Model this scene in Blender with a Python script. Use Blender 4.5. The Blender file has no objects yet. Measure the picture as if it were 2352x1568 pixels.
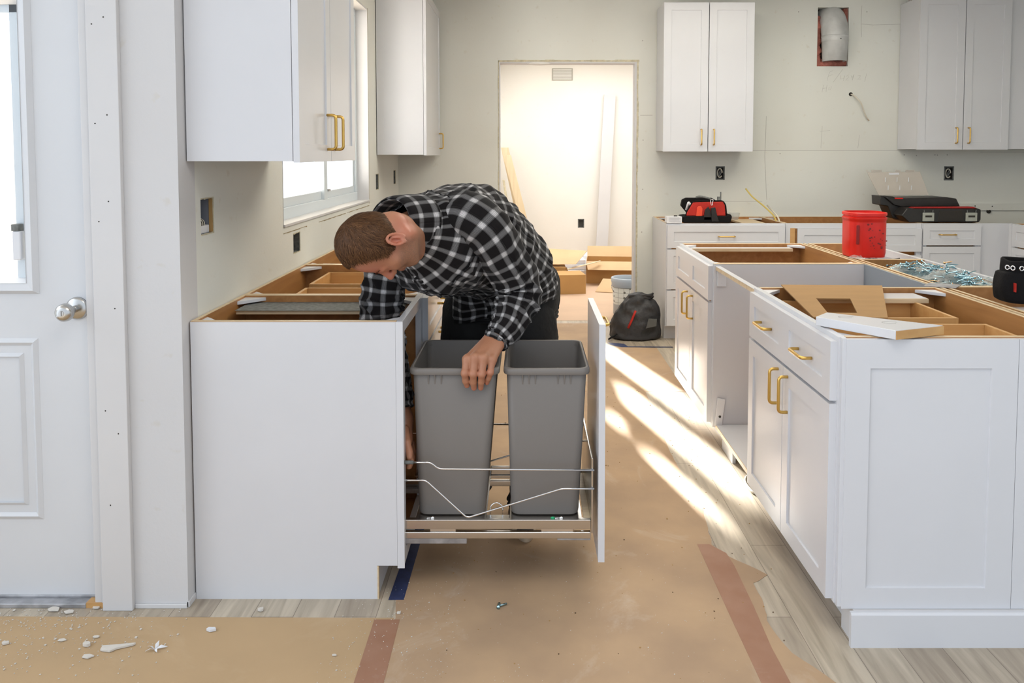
import bpy, bmesh, math, random
import numpy as np
from mathutils import Vector, Matrix, noise
random.seed(7); rng = np.random.default_rng(7)
sc = bpy.context.scene
COL = sc.collection
R = math.radians

# ------------------------------------------------------------------ camera
cam = bpy.data.cameras.new('camera'); cam.sensor_width = 36; cam.lens = 1850/2352*36
cam.shift_x = -31/2352; cam.shift_y = -330/2352; cam.clip_start = .05
co = bpy.data.objects.new('camera', cam); COL.objects.link(co)
co.location = (0, 0, 1.392); co.rotation_euler = (math.pi/2-.055, 0, 0); sc.camera = co
# ------------------------------------------------------------------ sky, sun, exposure
w = bpy.data.worlds.new('sky'); sc.world = w; w.use_nodes = True
bgn = w.node_tree.nodes['Background']; bgn.inputs[0].default_value = (.80, .89, 1, 1); bgn.inputs[1].default_value = 1.2
_N, _L = w.node_tree.nodes, w.node_tree.links     # brighter, whiter sky on the sun's side of the house
_tc = _N.new('ShaderNodeTexCoord'); _dp = _N.new('ShaderNodeVectorMath'); _dp.operation = 'DOT_PRODUCT'; _dp.inputs[1].default_value = (-.90, .35, .25)
_mr = _N.new('ShaderNodeMapRange'); _mr.inputs[1].default_value = .1; _mr.inputs[2].default_value = .95; _mr.inputs[3].default_value = 1.12; _mr.inputs[4].default_value = 3.8
_L.new(_tc.outputs['Generated'], _dp.inputs[0]); _L.new(_dp.outputs['Value'], _mr.inputs[0]); _L.new(_mr.outputs[0], bgn.inputs[1])
sun = bpy.data.lights.new('sun', 'SUN'); sun.energy = 100; sun.angle = .022; sun.color = (1, .965, .90)
so = bpy.data.objects.new('sun', sun); COL.objects.link(so)
so.rotation_euler = Vector((.25, -1, -.31)).to_track_quat('-Z', 'Y').to_euler(); so.location = (-2, 14, 6)
sc.view_settings.view_transform = 'Standard'; sc.view_settings.look = 'None'
sc.view_settings.gamma = 1; sc.view_settings.exposure = 0.08; sc.view_settings.use_curve_mapping = False
def area(name, loc, rot, sx, sy, e, col):
    l = bpy.data.lights.new(name, 'AREA'); l.shape = 'RECTANGLE'; l.size = sx; l.size_y = sy; l.energy = e; l.color = col
    o = bpy.data.objects.new(name, l); COL.objects.link(o); o.location = loc; o.rotation_euler = rot
    return o
area('kitchen_fill', (1.3, 4.4, 2.72), (0, 0, 0), 2.2, 2.2, 58, (1, .95, .83))  # added fill light without a fixture, brightens the back of the kitchen
area('entry_fill', (.2, .9, 2.72), (0, 0, 0), 1.6, 1.2, 20, (1, .96, .92))  # added fill over the entry, no lamp body there
area('far_room_fill', (1.0, 8.9, 2.72), (0, 0, 0), 1.8, 2.4, 85, (1, .985, .96))  # fill light added to brighten the far room, no fixture

# ------------------------------------------------------------------ materials
def new_mat(name):
    m = bpy.data.materials.new(name); m.use_nodes = True
    return m, m.node_tree.nodes, m.node_tree.links, m.node_tree.nodes['Principled BSDF']
def pmat(name, col, rough=.5, metal=0, var=0, vscale=6, bump=0, bscale=60, stretch=(1,1,1), col2=None, coat=0, spec=.5, trans=0, alpha=1):
    m, N, L, b = new_mat(name)
    b.inputs['Base Color'].default_value = (*col, 1); b.inputs['Roughness'].default_value = rough
    b.inputs['Metallic'].default_value = metal; b.inputs['Specular IOR Level'].default_value = spec
    if coat: b.inputs['Coat Weight'].default_value = coat; b.inputs['Coat Roughness'].default_value = .12
    if trans: b.inputs['Transmission Weight'].default_value = trans
    if alpha < 1: b.inputs['Alpha'].default_value = alpha
    tc = N.new('ShaderNodeTexCoord'); mp = N.new('ShaderNodeMapping'); mp.inputs['Scale'].default_value = stretch
    L.new(tc.outputs['Object'], mp.inputs[0])
    if var:
        n = N.new('ShaderNodeTexNoise'); n.inputs['Scale'].default_value = vscale; n.inputs['Detail'].default_value = 5
        L.new(mp.outputs[0], n.inputs[0])
        mx = N.new('ShaderNodeMix'); mx.data_type = 'RGBA'
        c2 = col2 or tuple(max(0, c*(1-var)) for c in col)
        mx.inputs[6].default_value = (*col, 1); mx.inputs[7].default_value = (*c2, 1)
        cr = N.new('ShaderNodeMapRange'); cr.inputs[1].default_value = .35; cr.inputs[2].default_value = .65
        L.new(n.outputs[0], cr.inputs[0]); L.new(cr.outputs[0], mx.inputs[0]); L.new(mx.outputs[2], b.inputs['Base Color'])
    if bump:
        n2 = N.new('ShaderNodeTexNoise'); n2.inputs['Scale'].default_value = bscale; n2.inputs['Detail'].default_value = 4
        L.new(mp.outputs[0], n2.inputs[0])
        bp = N.new('ShaderNodeBump'); bp.inputs['Strength'].default_value = bump; bp.inputs['Distance'].default_value = .01
        L.new(n2.outputs[0], bp.inputs['Height']); L.new(bp.outputs[0], b.inputs['Normal'])
    return m
def wood_mat(name, c1, c2, axis=1, scale=1.0, rough=.45):
    m, N, L, b = new_mat(name); b.inputs['Roughness'].default_value = rough
    tc = N.new('ShaderNodeTexCoord'); mp = N.new('ShaderNodeMapping')
    s = [14*scale]*3; s[axis] = 1.2*scale; mp.inputs['Scale'].default_value = s
    L.new(tc.outputs['Object'], mp.inputs[0])
    n = N.new('ShaderNodeTexNoise'); n.inputs['Scale'].default_value = 2.2; n.inputs['Detail'].default_value = 8; n.inputs['Distortion'].default_value = .5
    L.new(mp.outputs[0], n.inputs[0])
    r = N.new('ShaderNodeValToRGB'); r.color_ramp.elements[0].position = .3; r.color_ramp.elements[1].position = .72
    r.color_ramp.elements[0].color = (*c2, 1); r.color_ramp.elements[1].color = (*c1, 1)
    L.new(n.outputs[0], r.inputs[0]); L.new(r.outputs[0], b.inputs['Base Color'])
    return m
M = {}
M['lacquer'] = pmat('white_lacquer', (.655, .662, .690), .30, coat=.25, var=.03, vscale=3)
M['door_paint'] = pmat('white_door_paint', (.66, .675, .70), .4, var=.04, vscale=2)
M['trim_paint'] = pmat('white_trim_paint', (.64, .635, .64), .45, var=.03, vscale=3)
M['wood'] = wood_mat('birch_interior', (.46, .225, .075), (.34, .15, .045), 1)
M['drawer_wood'] = wood_mat('drawer_maple', (.60, .36, .145), (.50, .27, .095), 0)
M['ply'] = wood_mat('plywood_edge', (.74, .60, .40), (.60, .44, .26), 0, 2)
M['brass'] = pmat('brushed_brass', (.72, .46, .13), .28, 1, bump=.03, bscale=300)
M['chrome'] = pmat('chrome', (.80, .80, .80), .12, 1)
M['steel'] = pmat('brushed_steel', (.62, .60, .57), .24, 1)
M['nickel'] = pmat('satin_nickel', (.55, .54, .52), .25, 1)
M['bin'] = pmat('grey_plastic', (.190, .174, .160), .42, bump=.04, bscale=500, spec=.4)
M['paper'] = pmat('kraft_paper', (.475, .325, .195), .8, var=.2, vscale=3.2, col2=(.385, .262, .165), bump=.05, bscale=25)
M['paper_left'] = pmat('kraft_paper_fresh', (.50, .345, .19), .8, var=.1, vscale=2.5, bump=.04, bscale=20)
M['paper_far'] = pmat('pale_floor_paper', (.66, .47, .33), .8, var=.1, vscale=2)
M['red_tape'] = pmat('red_brown_tape', (.31, .150, .085), .55, var=.25, vscale=9, col2=(.35, .185, .115))
M['blue_tape'] = pmat('blue_masking_tape', (.03, .045, .13), .6, var=.3, vscale=30)
M['cardboard'] = pmat('cardboard', (.37, .215, .085), .85, var=.1, vscale=4, bump=.05, bscale=40, stretch=(1,6,1))
M['cardboard_light'] = pmat('cardboard_pale', (.66, .46, .26), .85, var=.1, vscale=4)
M['box_card'] = pmat('box_cardboard', (.58, .34, .13), .85, var=.1, vscale=4)
M['red_plastic'] = pmat('red_plastic', (.78, .014, .005), .36, var=.12, vscale=12)
M['black_plastic'] = pmat('black_plastic', (.018, .016, .015), .4, var=.2, vscale=20, bump=.05, bscale=200)
M['black_fabric'] = pmat('black_nylon', (.008, .0075, .008), .9, bump=.2, bscale=180, spec=.2)
M['red_fabric'] = pmat('red_nylon', (.42, .014, .006), .7, bump=.2, bscale=160)
M['clear'] = pmat('clear_plastic', (.62, .56, .50), .25, alpha=.5)
M['bagclear'] = pmat('clear_bag_plastic', (.62, .64, .62), .12, alpha=.24, bump=.6, bscale=60)
M['zinc'] = pmat('zinc_screws', (.38, .58, .66), .2, 1)
M['bronze'] = pmat('yellow_zinc_screws', (.60, .38, .2), .25, 1)
M['white_plastic'] = pmat('white_plastic', (.72, .73, .76), .35)
M['plaster'] = pmat('plaster_flake', (.66, .62, .56), .9, var=.1, vscale=40)
M['insulation'] = pmat('pink_insulation', (.56, .20, .15), .95, var=.4, vscale=14, bump=1, bscale=60)
M['duct'] = pmat('duct_sheet_metal', (.62, .63, .62), .55, .1, var=.25, vscale=8)
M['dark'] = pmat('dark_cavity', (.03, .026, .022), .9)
M['wire_white'] = pmat('white_cable', (.66, .62, .52), .5)
M['wire_yellow'] = pmat('yellow_cable', (.60, .46, .12), .5)
M['wire_black'] = pmat('black_cable', (.02, .02, .02), .5)
M['pencil'] = pmat('pencil_line', (.42, .40, .37), .9)
M['pencil_red'] = pmat('red_pencil_line', (.35, .12, .08), .9)
M['lead'] = pmat('grey_filler', (.20, .21, .20), .8, var=.4, vscale=60)
M['alu'] = pmat('worn_aluminium', (.50, .50, .52), .4, .6, var=.4, vscale=20)
M['green'] = pmat('green_plastic', (.01, .35, .14), .4)
M['fence'] = pmat('pale_fence', (.82, .84, .86), .8, var=.1, vscale=4)
M['skin'] = None

def wall_mat(name, c1, c2, c3):
    m, N, L, b = new_mat(name); b.inputs['Roughness'].default_value = .75; b.inputs['Specular IOR Level'].default_value = .25
    tc = N.new('ShaderNodeTexCoord')
    n = N.new('ShaderNodeTexNoise'); n.inputs['Scale'].default_value = 1.1; n.inputs['Detail'].default_value = 3
    L.new(tc.outputs['Object'], n.inputs[0])
    r = N.new('ShaderNodeValToRGB'); r.color_ramp.elements[0].position = .35; r.color_ramp.elements[1].position = .65
    r.color_ramp.elements[0].color = (*c1, 1); r.color_ramp.elements[1].color = (*c2, 1)
    L.new(n.outputs[0], r.inputs[0])
    n2 = N.new('ShaderNodeTexNoise'); n2.inputs['Scale'].default_value = 22; n2.inputs['Detail'].default_value = 8
    L.new(tc.outputs['Object'], n2.inputs[0])
    r2 = N.new('ShaderNodeValToRGB'); r2.color_ramp.elements[0].position = .66; r2.color_ramp.elements[1].position = .74
    mx = N.new('ShaderNodeMix'); mx.data_type = 'RGBA'
    L.new(n2.outputs[0], r2.inputs[0]); L.new(r2.outputs[0], mx.inputs[0]); L.new(r.outputs[0], mx.inputs[6]); mx.inputs[7].default_value = (*c3, 1)
    L.new(mx.outputs[2], b.inputs['Base Color'])
    bp = N.new('ShaderNodeBump'); bp.inputs['Strength'].default_value = .04; bp.inputs['Distance'].default_value = .01
    n3 = N.new('ShaderNodeTexNoise'); n3.inputs['Scale'].default_value = 90
    L.new(tc.outputs['Object'], n3.inputs[0]); L.new(n3.outputs[0], bp.inputs['Height']); L.new(bp.outputs[0], b.inputs['Normal'])
    return m
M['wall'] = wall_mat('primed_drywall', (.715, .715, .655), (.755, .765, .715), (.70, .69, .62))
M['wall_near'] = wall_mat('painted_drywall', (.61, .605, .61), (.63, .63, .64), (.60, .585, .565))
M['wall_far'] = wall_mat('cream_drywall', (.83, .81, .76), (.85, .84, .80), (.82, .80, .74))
M['ceiling'] = pmat('ceiling_white', (.82, .81, .78), .9)

def floor_mat():
    m, N, L, b = new_mat('oak_laminate'); b.inputs['Roughness'].default_value = .42
    tc = N.new('ShaderNodeTexCoord'); mp = N.new('ShaderNodeMapping'); mp.inputs['Rotation'].default_value = (0, 0, math.pi/2)
    L.new(tc.outputs['Object'], mp.inputs[0])
    br = N.new('ShaderNodeTexBrick'); br.inputs['Scale'].default_value = 1; br.inputs['Brick Width'].default_value = 1.2; br.inputs['Row Height'].default_value = .125
    br.inputs['Mortar Size'].default_value = .0012; br.inputs['Mortar Smooth'].default_value = .3; br.inputs['Bias'].default_value = -.1
    br.offset = .37; br.inputs['Color1'].default_value = (.50, .435, .345, 1); br.inputs['Color2'].default_value = (.36, .30, .235, 1); br.inputs['Mortar'].default_value = (.22, .18, .14, 1)
    L.new(mp.outputs[0], br.inputs[0])
    mp2 = N.new('ShaderNodeMapping'); mp2.inputs['Scale'].default_value = (14, 1.1, 1); L.new(tc.outputs['Object'], mp2.inputs[0])
    n = N.new('ShaderNodeTexNoise'); n.inputs['Scale'].default_value = 2.4; n.inputs['Detail'].default_value = 9; n.inputs['Distortion'].default_value = .9
    L.new(mp2.outputs[0], n.inputs[0])
    r = N.new('ShaderNodeValToRGB'); r.color_ramp.elements[0].position = .3; r.color_ramp.elements[1].position = .7
    r.color_ramp.elements[0].color = (.72, .70, .67, 1); r.color_ramp.elements[1].color = (1.14, 1.14, 1.13, 1); L.new(n.outputs[0], r.inputs[0])
    mx = N.new('ShaderNodeMix'); mx.data_type = 'RGBA'; mx.blend_type = 'MULTIPLY'; mx.inputs[0].default_value = 1
    L.new(br.outputs[0], mx.inputs[6]); L.new(r.outputs[0], mx.inputs[7]); L.new(mx.outputs[2], b.inputs['Base Color'])
    return m
M['floor'] = floor_mat()

def dusty(mat, dustcol=(.62,.55,.47), scale=2.4, lo=.56, hi=.78, amt=.55):
    """white plaster dust scuffed on a surface"""
    N = mat.node_tree.nodes; L = mat.node_tree.links; b = N['Principled BSDF']
    src = b.inputs['Base Color'].links[0].from_socket
    g = N.new('ShaderNodeNewGeometry')
    n = N.new('ShaderNodeTexNoise'); n.inputs['Scale'].default_value = scale; n.inputs['Detail'].default_value = 12; n.inputs['Roughness'].default_value = .68; n.inputs['Distortion'].default_value = 1.2
    L.new(g.outputs['Position'], n.inputs[0])
    mr = N.new('ShaderNodeMapRange'); mr.inputs[1].default_value = lo; mr.inputs[2].default_value = hi; mr.inputs[4].default_value = amt
    L.new(n.outputs[0], mr.inputs[0])
    mx = N.new('ShaderNodeMix'); mx.data_type = 'RGBA'; L.new(mr.outputs[0], mx.inputs[0]); L.new(src, mx.inputs[6]); mx.inputs[7].default_value = (*dustcol, 1)
    L.new(mx.outputs[2], b.inputs['Base Color'])
dusty(M['paper']); dusty(M['red_tape'], (.6,.5,.42), 6, .6, .85, .3); dusty(M['paper_left'], (.66,.52,.36), 1.6, .55, .85, .4)

# ------------------------------------------------------------------ helpers
WL = {}
def tag(o, label=None, cat=None, group=None, kind=None):
    if label: o['label'] = label
    if cat: o['category'] = cat
    if group: o['group'] = group
    if kind: o['kind'] = kind
    return o
def empty(name, loc, label=None, cat=None, group=None):
    o = bpy.data.objects.new(name, None); COL.objects.link(o); o.location = loc; o.empty_display_size = .05
    WL[o.name] = Vector(loc); return tag(o, label, cat, group)
class MB:
    def __init__(s, T=None): s.v = []; s.f = []; s.uv = None; s.T = T; s.mi = []; s.cur = 0
    def add(s, vs, fs):
        n = len(s.v)
        s.v += [tuple(s.T(v)) for v in vs] if s.T else [tuple(v) for v in vs]
        s.f += [tuple(i+n for i in f) for f in fs]; s.mi += [s.cur]*len(fs); return s
    def box(s, x0, x1, y0, y1, z0, z1):
        return s.add([(x0,y0,z0),(x1,y0,z0),(x1,y1,z0),(x0,y1,z0),(x0,y0,z1),(x1,y0,z1),(x1,y1,z1),(x0,y1,z1)],
                     [(0,3,2,1),(4,5,6,7),(0,1,5,4),(1,2,6,5),(2,3,7,6),(3,0,4,7)])
    def hexa(s, p):  # 8 points bottom ring, top ring
        return s.add(p, [(0,3,2,1),(4,5,6,7),(0,1,5,4),(1,2,6,5),(2,3,7,6),(3,0,4,7)])
    def prism(s, poly, a, b):  # polygon of 3D pts extruded by vector from a to b offsets
        n = len(poly); a = Vector(a); b = Vector(b)
        vs = [Vector(p)+a for p in poly]+[Vector(p)+b for p in poly]
        return s.add(vs, [tuple(range(n))[::-1], tuple(range(n, 2*n))]+[(i, (i+1) % n, n+(i+1) % n, n+i) for i in range(n)])
    def tube(s, path, r, n=10, caps=True, flat=1):
        P = [Vector(p) for p in path]; vs = []; fs = []; up = None
        for i, p in enumerate(P):
            t = (P[min(i+1, len(P)-1)]-P[max(i-1, 0)]).normalized()
            if up is None:
                up = t.orthogonal().normalized()
            up = (up-t*up.dot(t)).normalized(); sd = t.cross(up)
            rr = r[i] if isinstance(r, (list, tuple)) else r
            for k in range(n):
                a = 2*math.pi*k/n; vs.append(p+up*math.cos(a)*rr+sd*math.sin(a)*rr*flat)
        for i in range(len(P)-1):
            for k in range(n):
                fs.append((i*n+k, i*n+(k+1) % n, (i+1)*n+(k+1) % n, (i+1)*n+k))
        if caps: fs += [tuple(range(n))[::-1], tuple((len(P)-1)*n+k for k in range(n))]
        return s.add(vs, fs)
    def lathe(s, prof, c, n=32, axis='z'):
        vs = []; fs = []
        for (r, h) in prof:
            for k in range(n):
                a = 2*math.pi*k/n
                x, y = r*math.cos(a), r*math.sin(a)
                vs.append({'z': (c[0]+x, c[1]+y, c[2]+h), 'y': (c[0]+x, c[1]+h, c[2]+y), 'x': (c[0]+h, c[1]+x, c[2]+y)}[axis])
        for i in range(len(prof)-1):
            for k in range(n): fs.append((i*n+k, i*n+(k+1) % n, (i+1)*n+(k+1) % n, (i+1)*n+k))
        if prof[0][0] > 1e-6: fs.append(tuple(range(n))[::-1])
        if prof[-1][0] > 1e-6: fs.append(tuple((len(prof)-1)*n+k for k in range(n)))
        return s.add(vs, fs)
    def sphere(s, c, r, n=12, sx=1, sy=1, sz=1):
        m = n//2; vs = []; fs = []
        for i in range(m+1):
            t = math.pi*i/m
            for k in range(n):
                a = 2*math.pi*k/n; vs.append((c[0]+r*sx*math.sin(t)*math.cos(a), c[1]+r*sy*math.sin(t)*math.sin(a), c[2]+r*sz*math.cos(t)))
        for i in range(m):
            for k in range(n): fs.append((i*n+k, (i+1)*n+k, (i+1)*n+(k+1) % n, i*n+(k+1) % n))
        return s.add(vs, fs)
    def panel(s, x0, x1, z0, z1, y, t, fr=.057, rec=.0055, holes=None, bev=.004):
        """shaker board: front face at y (towards -y), thickness t, recessed panels (list of x0,x1,z0,z1)"""
        holes = holes or [(x0+fr, x1-fr, z0+fr, z1-fr)]
        xs = sorted({x0, x1}|{h[0] for h in holes}|{h[1] for h in holes}); zs = sorted({z0, z1}|{h[2] for h in holes}|{h[3] for h in holes})
        vs = []; fs = []; idx = {}
        def V(x, yy, z):
            k = (round(x, 6), round(yy, 6), round(z, 6))
            if k not in idx: idx[k] = len(vs); vs.append(k)
            return idx[k]
        for i in range(len(xs)-1):
            for j in range(len(zs)-1):
                cx, cz = (xs[i]+xs[i+1])/2, (zs[j]+zs[j+1])/2
                if any(h[0] < cx < h[1] and h[2] < cz < h[3] for h in holes): continue
                fs.append((V(xs[i], y, zs[j]), V(xs[i+1], y, zs[j]), V(xs[i+1], y, zs[j+1]), V(xs[i], y, zs[j+1])))
        for h in holes:
            o = [(h[0], h[2]), (h[1], h[2]), (h[1], h[3]), (h[0], h[3])]
            b2 = bev; q = [(h[0]+b2*.4, h[2]+b2*.4), (h[1]-b2*.4, h[2]+b2*.4), (h[1]-b2*.4, h[3]-b2*.4), (h[0]+b2*.4, h[3]-b2*.4)]
            # corners only (T-junction free because holes span full cells)
            for k in range(4):
                a, b = o[k], o[(k+1) % 4]; c, d = q[(k+1) % 4], q[k]
                fs.append((V(a[0], y, a[1]), V(b[0], y, b[1]), V(c[0], y+rec, c[1]), V(d[0], y+rec, d[1])))
            fs.append(tuple(V(p[0], y+rec, p[1]) for p in q))
        for i in range(len(xs)-1):
            fs.append((V(xs[i], y, z0), V(xs[i+1], y, z0), V(xs[i+1], y+t, z0), V(xs[i], y+t, z0)))
            fs.append((V(xs[i], y, z1), V(xs[i+1], y, z1), V(xs[i+1], y+t, z1), V(xs[i], y+t, z1)))
        for j in range(len(zs)-1):
            fs.append((V(x0, y, zs[j]), V(x0, y, zs[j+1]), V(x0, y+t, zs[j+1]), V(x0, y+t, zs[j])))
            fs.append((V(x1, y, zs[j]), V(x1, y, zs[j+1]), V(x1, y+t, zs[j+1]), V(x1, y+t, zs[j])))
        for i in range(len(xs)-1):
            for j in range(len(zs)-1):
                fs.append((V(xs[i], y+t, zs[j]), V(xs[i+1], y+t, zs[j]), V(xs[i+1], y+t, zs[j+1]), V(xs[i], y+t, zs[j+1])))
        return s.add(vs, fs)
    def build(s, name, mat, parent=None, bevel=0, seg=2, smooth=False, sub=0, angle=40):
        P = WL[parent.name] if parent else Vector((0, 0, 0))
        va = np.array(s.v); lo = va.min(0); hi = va.max(0)
        L = Vector(((lo[0]+hi[0])/2, (lo[1]+hi[1])/2, lo[2]))
        me = bpy.data.meshes.new(name); me.from_pydata([tuple(v) for v in (va-np.array(L))], [], s.f)
        for m_ in (mat if isinstance(mat, (list, tuple)) else [mat]): me.materials.append(M[m_] if isinstance(m_, str) else m_)
        me.polygons.foreach_set('material_index', s.mi)
        bm = bmesh.new(); bm.from_mesh(me); bmesh.ops.recalc_face_normals(bm, faces=bm.faces); bm.to_mesh(me); bm.free()
        if smooth: me.polygons.foreach_set('use_smooth', [True]*len(me.polygons))
        o = bpy.data.objects.new(name, me); COL.objects.link(o)
        WL[o.name] = L
        if parent: o.parent = parent
        o.location = L-P
        if bevel:
            b = o.modifiers.new('bevel', 'BEVEL'); b.width = bevel; b.segments = seg; b.limit_method = 'ANGLE'; b.angle_limit = R(angle); b.harden_normals = False
            me.polygons.foreach_set('use_smooth', [True]*len(me.polygons))
            wn = o.modifiers.new('wn', 'WEIGHTED_NORMAL'); wn.keep_sharp = True
        if sub:
            q = o.modifiers.new('sub', 'SUBSURF'); q.levels = sub; q.render_levels = sub
        return o
def copy_tree(o, parent=None):
    c = o.copy(); COL.objects.link(c); c.parent = parent; WL[c.name] = WL.get(o.name, Vector()).copy()
    for ch in list(o.children): copy_tree(ch, c)
    return c
def struct(o): o['kind'] = 'structure'; return o
def arc_path(pts, r, n=5):
    """polyline with rounded corners"""
    P = [Vector(p) for p in pts]; out = [P[0]]
    for i in range(1, len(P)-1):
        a = (P[i-1]-P[i]); b = (P[i+1]-P[i]); la, lb = a.length, b.length; q = min(r, la*.45, lb*.45)
        A = P[i]+a.normalized()*q; B = P[i]+b.normalized()*q
        for k in range(n+1):
            t = k/n; out.append(A*(1-t)**2+P[i]*2*t*(1-t)+B*t*t)
    out.append(P[-1]); return out

# ------------------------------------------------------------------ room shell
XW, YB, YD, ZC = -1.035, 6.56, 2.40, 2.75     # left wall, back wall, entry-door wall, ceiling
def wall_xz(name, mat, y0, y1, x0, x1, z0, z1, holes):
    """wall slab in the XZ plane with rectangular openings"""
    m = MB(); xs = sorted({x0, x1}|{h[0] for h in holes}|{h[1] for h in holes}); zs = sorted({z0, z1}|{h[2] for h in holes}|{h[3] for h in holes})
    for i in range(len(xs)-1):
        for j in range(len(zs)-1):
            cx, cz = (xs[i]+xs[i+1])/2, (zs[j]+zs[j+1])/2
            if any(h[0] < cx < h[1] and h[2] < cz < h[3] for h in holes): continue
            m.box(xs[i], xs[i+1], y0, y1, zs[j], zs[j+1])
    return clean(m, name, mat)
def wall_yz(name, mat, x0, x1, y0, y1, z0, z1, holes):
    m = MB(); ys = sorted({y0, y1}|{h[0] for h in holes}|{h[1] for h in holes}); zs = sorted({z0, z1}|{h[2] for h in holes}|{h[3] for h in holes})
    for i in range(len(ys)-1):
        for j in range(len(zs)-1):
            cy, cz = (ys[i]+ys[i+1])/2, (zs[j]+zs[j+1])/2
            if any(h[0] < cy < h[1] and h[2] < cz < h[3] for h in holes): continue
            m.box(x0, x1, ys[i], ys[i+1], zs[j], zs[j+1])
    return clean(m, name, mat)
def clean(m, name, mat):
    """weld the cells of a wall slab and drop the faces shared by two cells"""
    o = m.build(name, mat); me = o.data
    bm = bmesh.new(); bm.from_mesh(me); bmesh.ops.remove_doubles(bm, verts=bm.verts, dist=1e-5)
    seen = {}
    for f in bm.faces: seen.setdefault(tuple(sorted(v.index for v in f.verts)), []).append(f)
    dead = [f for fs in seen.values() if len(fs) > 1 for f in fs]
    bmesh.ops.delete(bm, geom=dead, context='FACES'); bmesh.ops.recalc_face_normals(bm, faces=bm.faces)
    bm.to_mesh(me); bm.free(); return struct(o)
def ragged(m, c, ax, az, w, h, depth, amp=.006, n=40):
    pass
struct(MB().box(-3.2, 4.8, -1.6, 11.1, -.05, 0).build('floor', 'floor'))
struct(MB().box(-3.2, 4.8, 0.2, 11.1, ZC, ZC+.08).build('ceiling', 'ceiling'))
# left kitchen wall with window and cut-outs for boxes
OUTL = [(2.56, 2.665, 1.13, 1.248), (3.575, 3.68, .945, 1.035), (5.57, 5.67, 1.14, 1.25), (6.32, 6.41, 1.15, 1.26)]
struct(wall_yz('wall_left', 'wall', XW-.12, XW, YD+.12, YB+.12, 0, ZC, [(3.43, 5.32, 1.075, 2.335)]+OUTL))
# back wall with doorway, duct hole and outlet cut-outs
OUTB = [(1.55, 1.62, 1.18, 1.285), (3.41, 3.485, 1.175, 1.285)]
DUCT = (2.355, 2.605, 2.095, 2.565)
wall_xz('wall_back', 'wall', YB, YB+.12, XW, 4.5, 0, ZC, [(-.215, .905, 0, 2.135), DUCT]+OUTB)
wall_yz('wall_right', 'wall', 4.25, 4.37, .2, YB+.12, 0, ZC, [])
# entry-door wall
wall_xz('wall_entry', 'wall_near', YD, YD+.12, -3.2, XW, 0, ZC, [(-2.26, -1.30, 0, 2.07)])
# far room
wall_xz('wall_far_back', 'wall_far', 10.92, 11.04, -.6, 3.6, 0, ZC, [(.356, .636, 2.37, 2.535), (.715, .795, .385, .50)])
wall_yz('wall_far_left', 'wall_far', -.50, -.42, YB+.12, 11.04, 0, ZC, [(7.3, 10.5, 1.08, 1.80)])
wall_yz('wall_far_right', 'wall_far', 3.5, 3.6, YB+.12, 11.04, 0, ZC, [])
# no rear wall: shell left open so sky light enters from behind the camera
# ------------------------------------------------------------------ windows, doors, trims
def window_kitchen():
    r = empty('window_1', (XW-.1, 4.37, 1.075)); r['kind'] = 'structure'
    x0, x1 = XW-.125, XW-.075
    m = MB()
    m.box(x0, x1, 3.43, 5.32, 1.075, 1.14); m.box(x0, x1, 3.43, 5.32, 2.285, 2.335)
    m.box(x0, x1, 3.43, 3.48, 1.14, 2.285); m.box(x0, x1, 5.27, 5.32, 1.14, 2.285); m.box(x0+.005, x1+.006, 4.42, 4.49, 1.14, 2.285)
    m.build('frame', 'sash', r, bevel=.003)
    m = MB(); m.box(x0+.01, x1-.012, 3.48, 4.42, 1.14, 1.185); m.box(x0+.01, x1-.012, 4.49, 5.27, 1.14, 1.18); m.box(x0+.01, x1-.012, 5.235, 5.27, 1.18, 2.285)
    m.box(x0+.01, x1-.012, 3.48, 5.27, 2.245, 2.285); m.build('sash', 'sash', r, bevel=.002)
    MB().box(x1-.018, x1+.006, 4.50, 4.56, 1.18, 1.192).build('latch', 'alu', r)
    MB().box(x0+.02, x0+.024, 3.48, 5.27, 1.18, 2.25).build('glass', 'glass', r)
    m = MB(); t = .006
    m.box(x1, XW+.001, 5.32-t, 5.318, 1.08, 2.33); m.box(x1, XW+.001, 3.432, 3.43+t, 1.08, 2.33); m.box(x1, XW+.001, 3.436, 5.31, 2.33-t, 2.333)
    m.box(x1, XW+.008, 3.432, 5.318, 1.077, 1.087); m.build('reveal', 'trim_paint', r)
M['sash'] = pmat('vinyl_sash', (.66, .72, .76), .4)
def glass_mat():
    m, N, L, b = new_mat('window_glass')
    g = N.new('ShaderNodeBsdfGlossy'); g.inputs['Roughness'].default_value = .02
    t = N.new('ShaderNodeBsdfTransparent'); mx = N.new('ShaderNodeMixShader'); mx.inputs[0].default_value = .05; L.new(t.outputs[0], mx.inputs[1]); L.new(g.outputs[0], mx.inputs[2])
    L.new(mx.outputs[0], N['Material Output'].inputs[0]); return m
M['glass'] = glass_mat()
window_kitchen()
# the sash line cut through the plaster under the kitchen window
m = MB(); random.seed(3)
for (a, b_) in ((3.43, 3.80), (4.02, 4.62), (4.66, 5.32)):
    y = a
    while y < b_:
        h = random.uniform(.002, .005); m.box(XW-.001, XW+.0012, y, min(y+.05, b_), 1.05-h, 1.05); y += .05
for k in range(40):
    h = random.uniform(.001, .003); z = 1.06+k*.032; m.box(XW-.001, XW+.0012, 5.325, 5.325+h, z, z+.032)
struct(m.build('trim_1', 'dark_gap'))  if False else None
M['dark_gap'] = pmat('plaster_gap', (.30, .24, .13), .9)
struct(m.build('trim_1', 'dark_gap'))
# fence outside the window
fr = empty('garden_fence', (-4.2, 4.5, -.3), 'pale board fence standing outside the kitchen window', 'fence')
for k in range(22):
    y = .6+k*.47
    MB().box(-4.22, -4.19, y, y+.455, -.3, 1.75).build('board', 'fence', fr)
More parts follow.
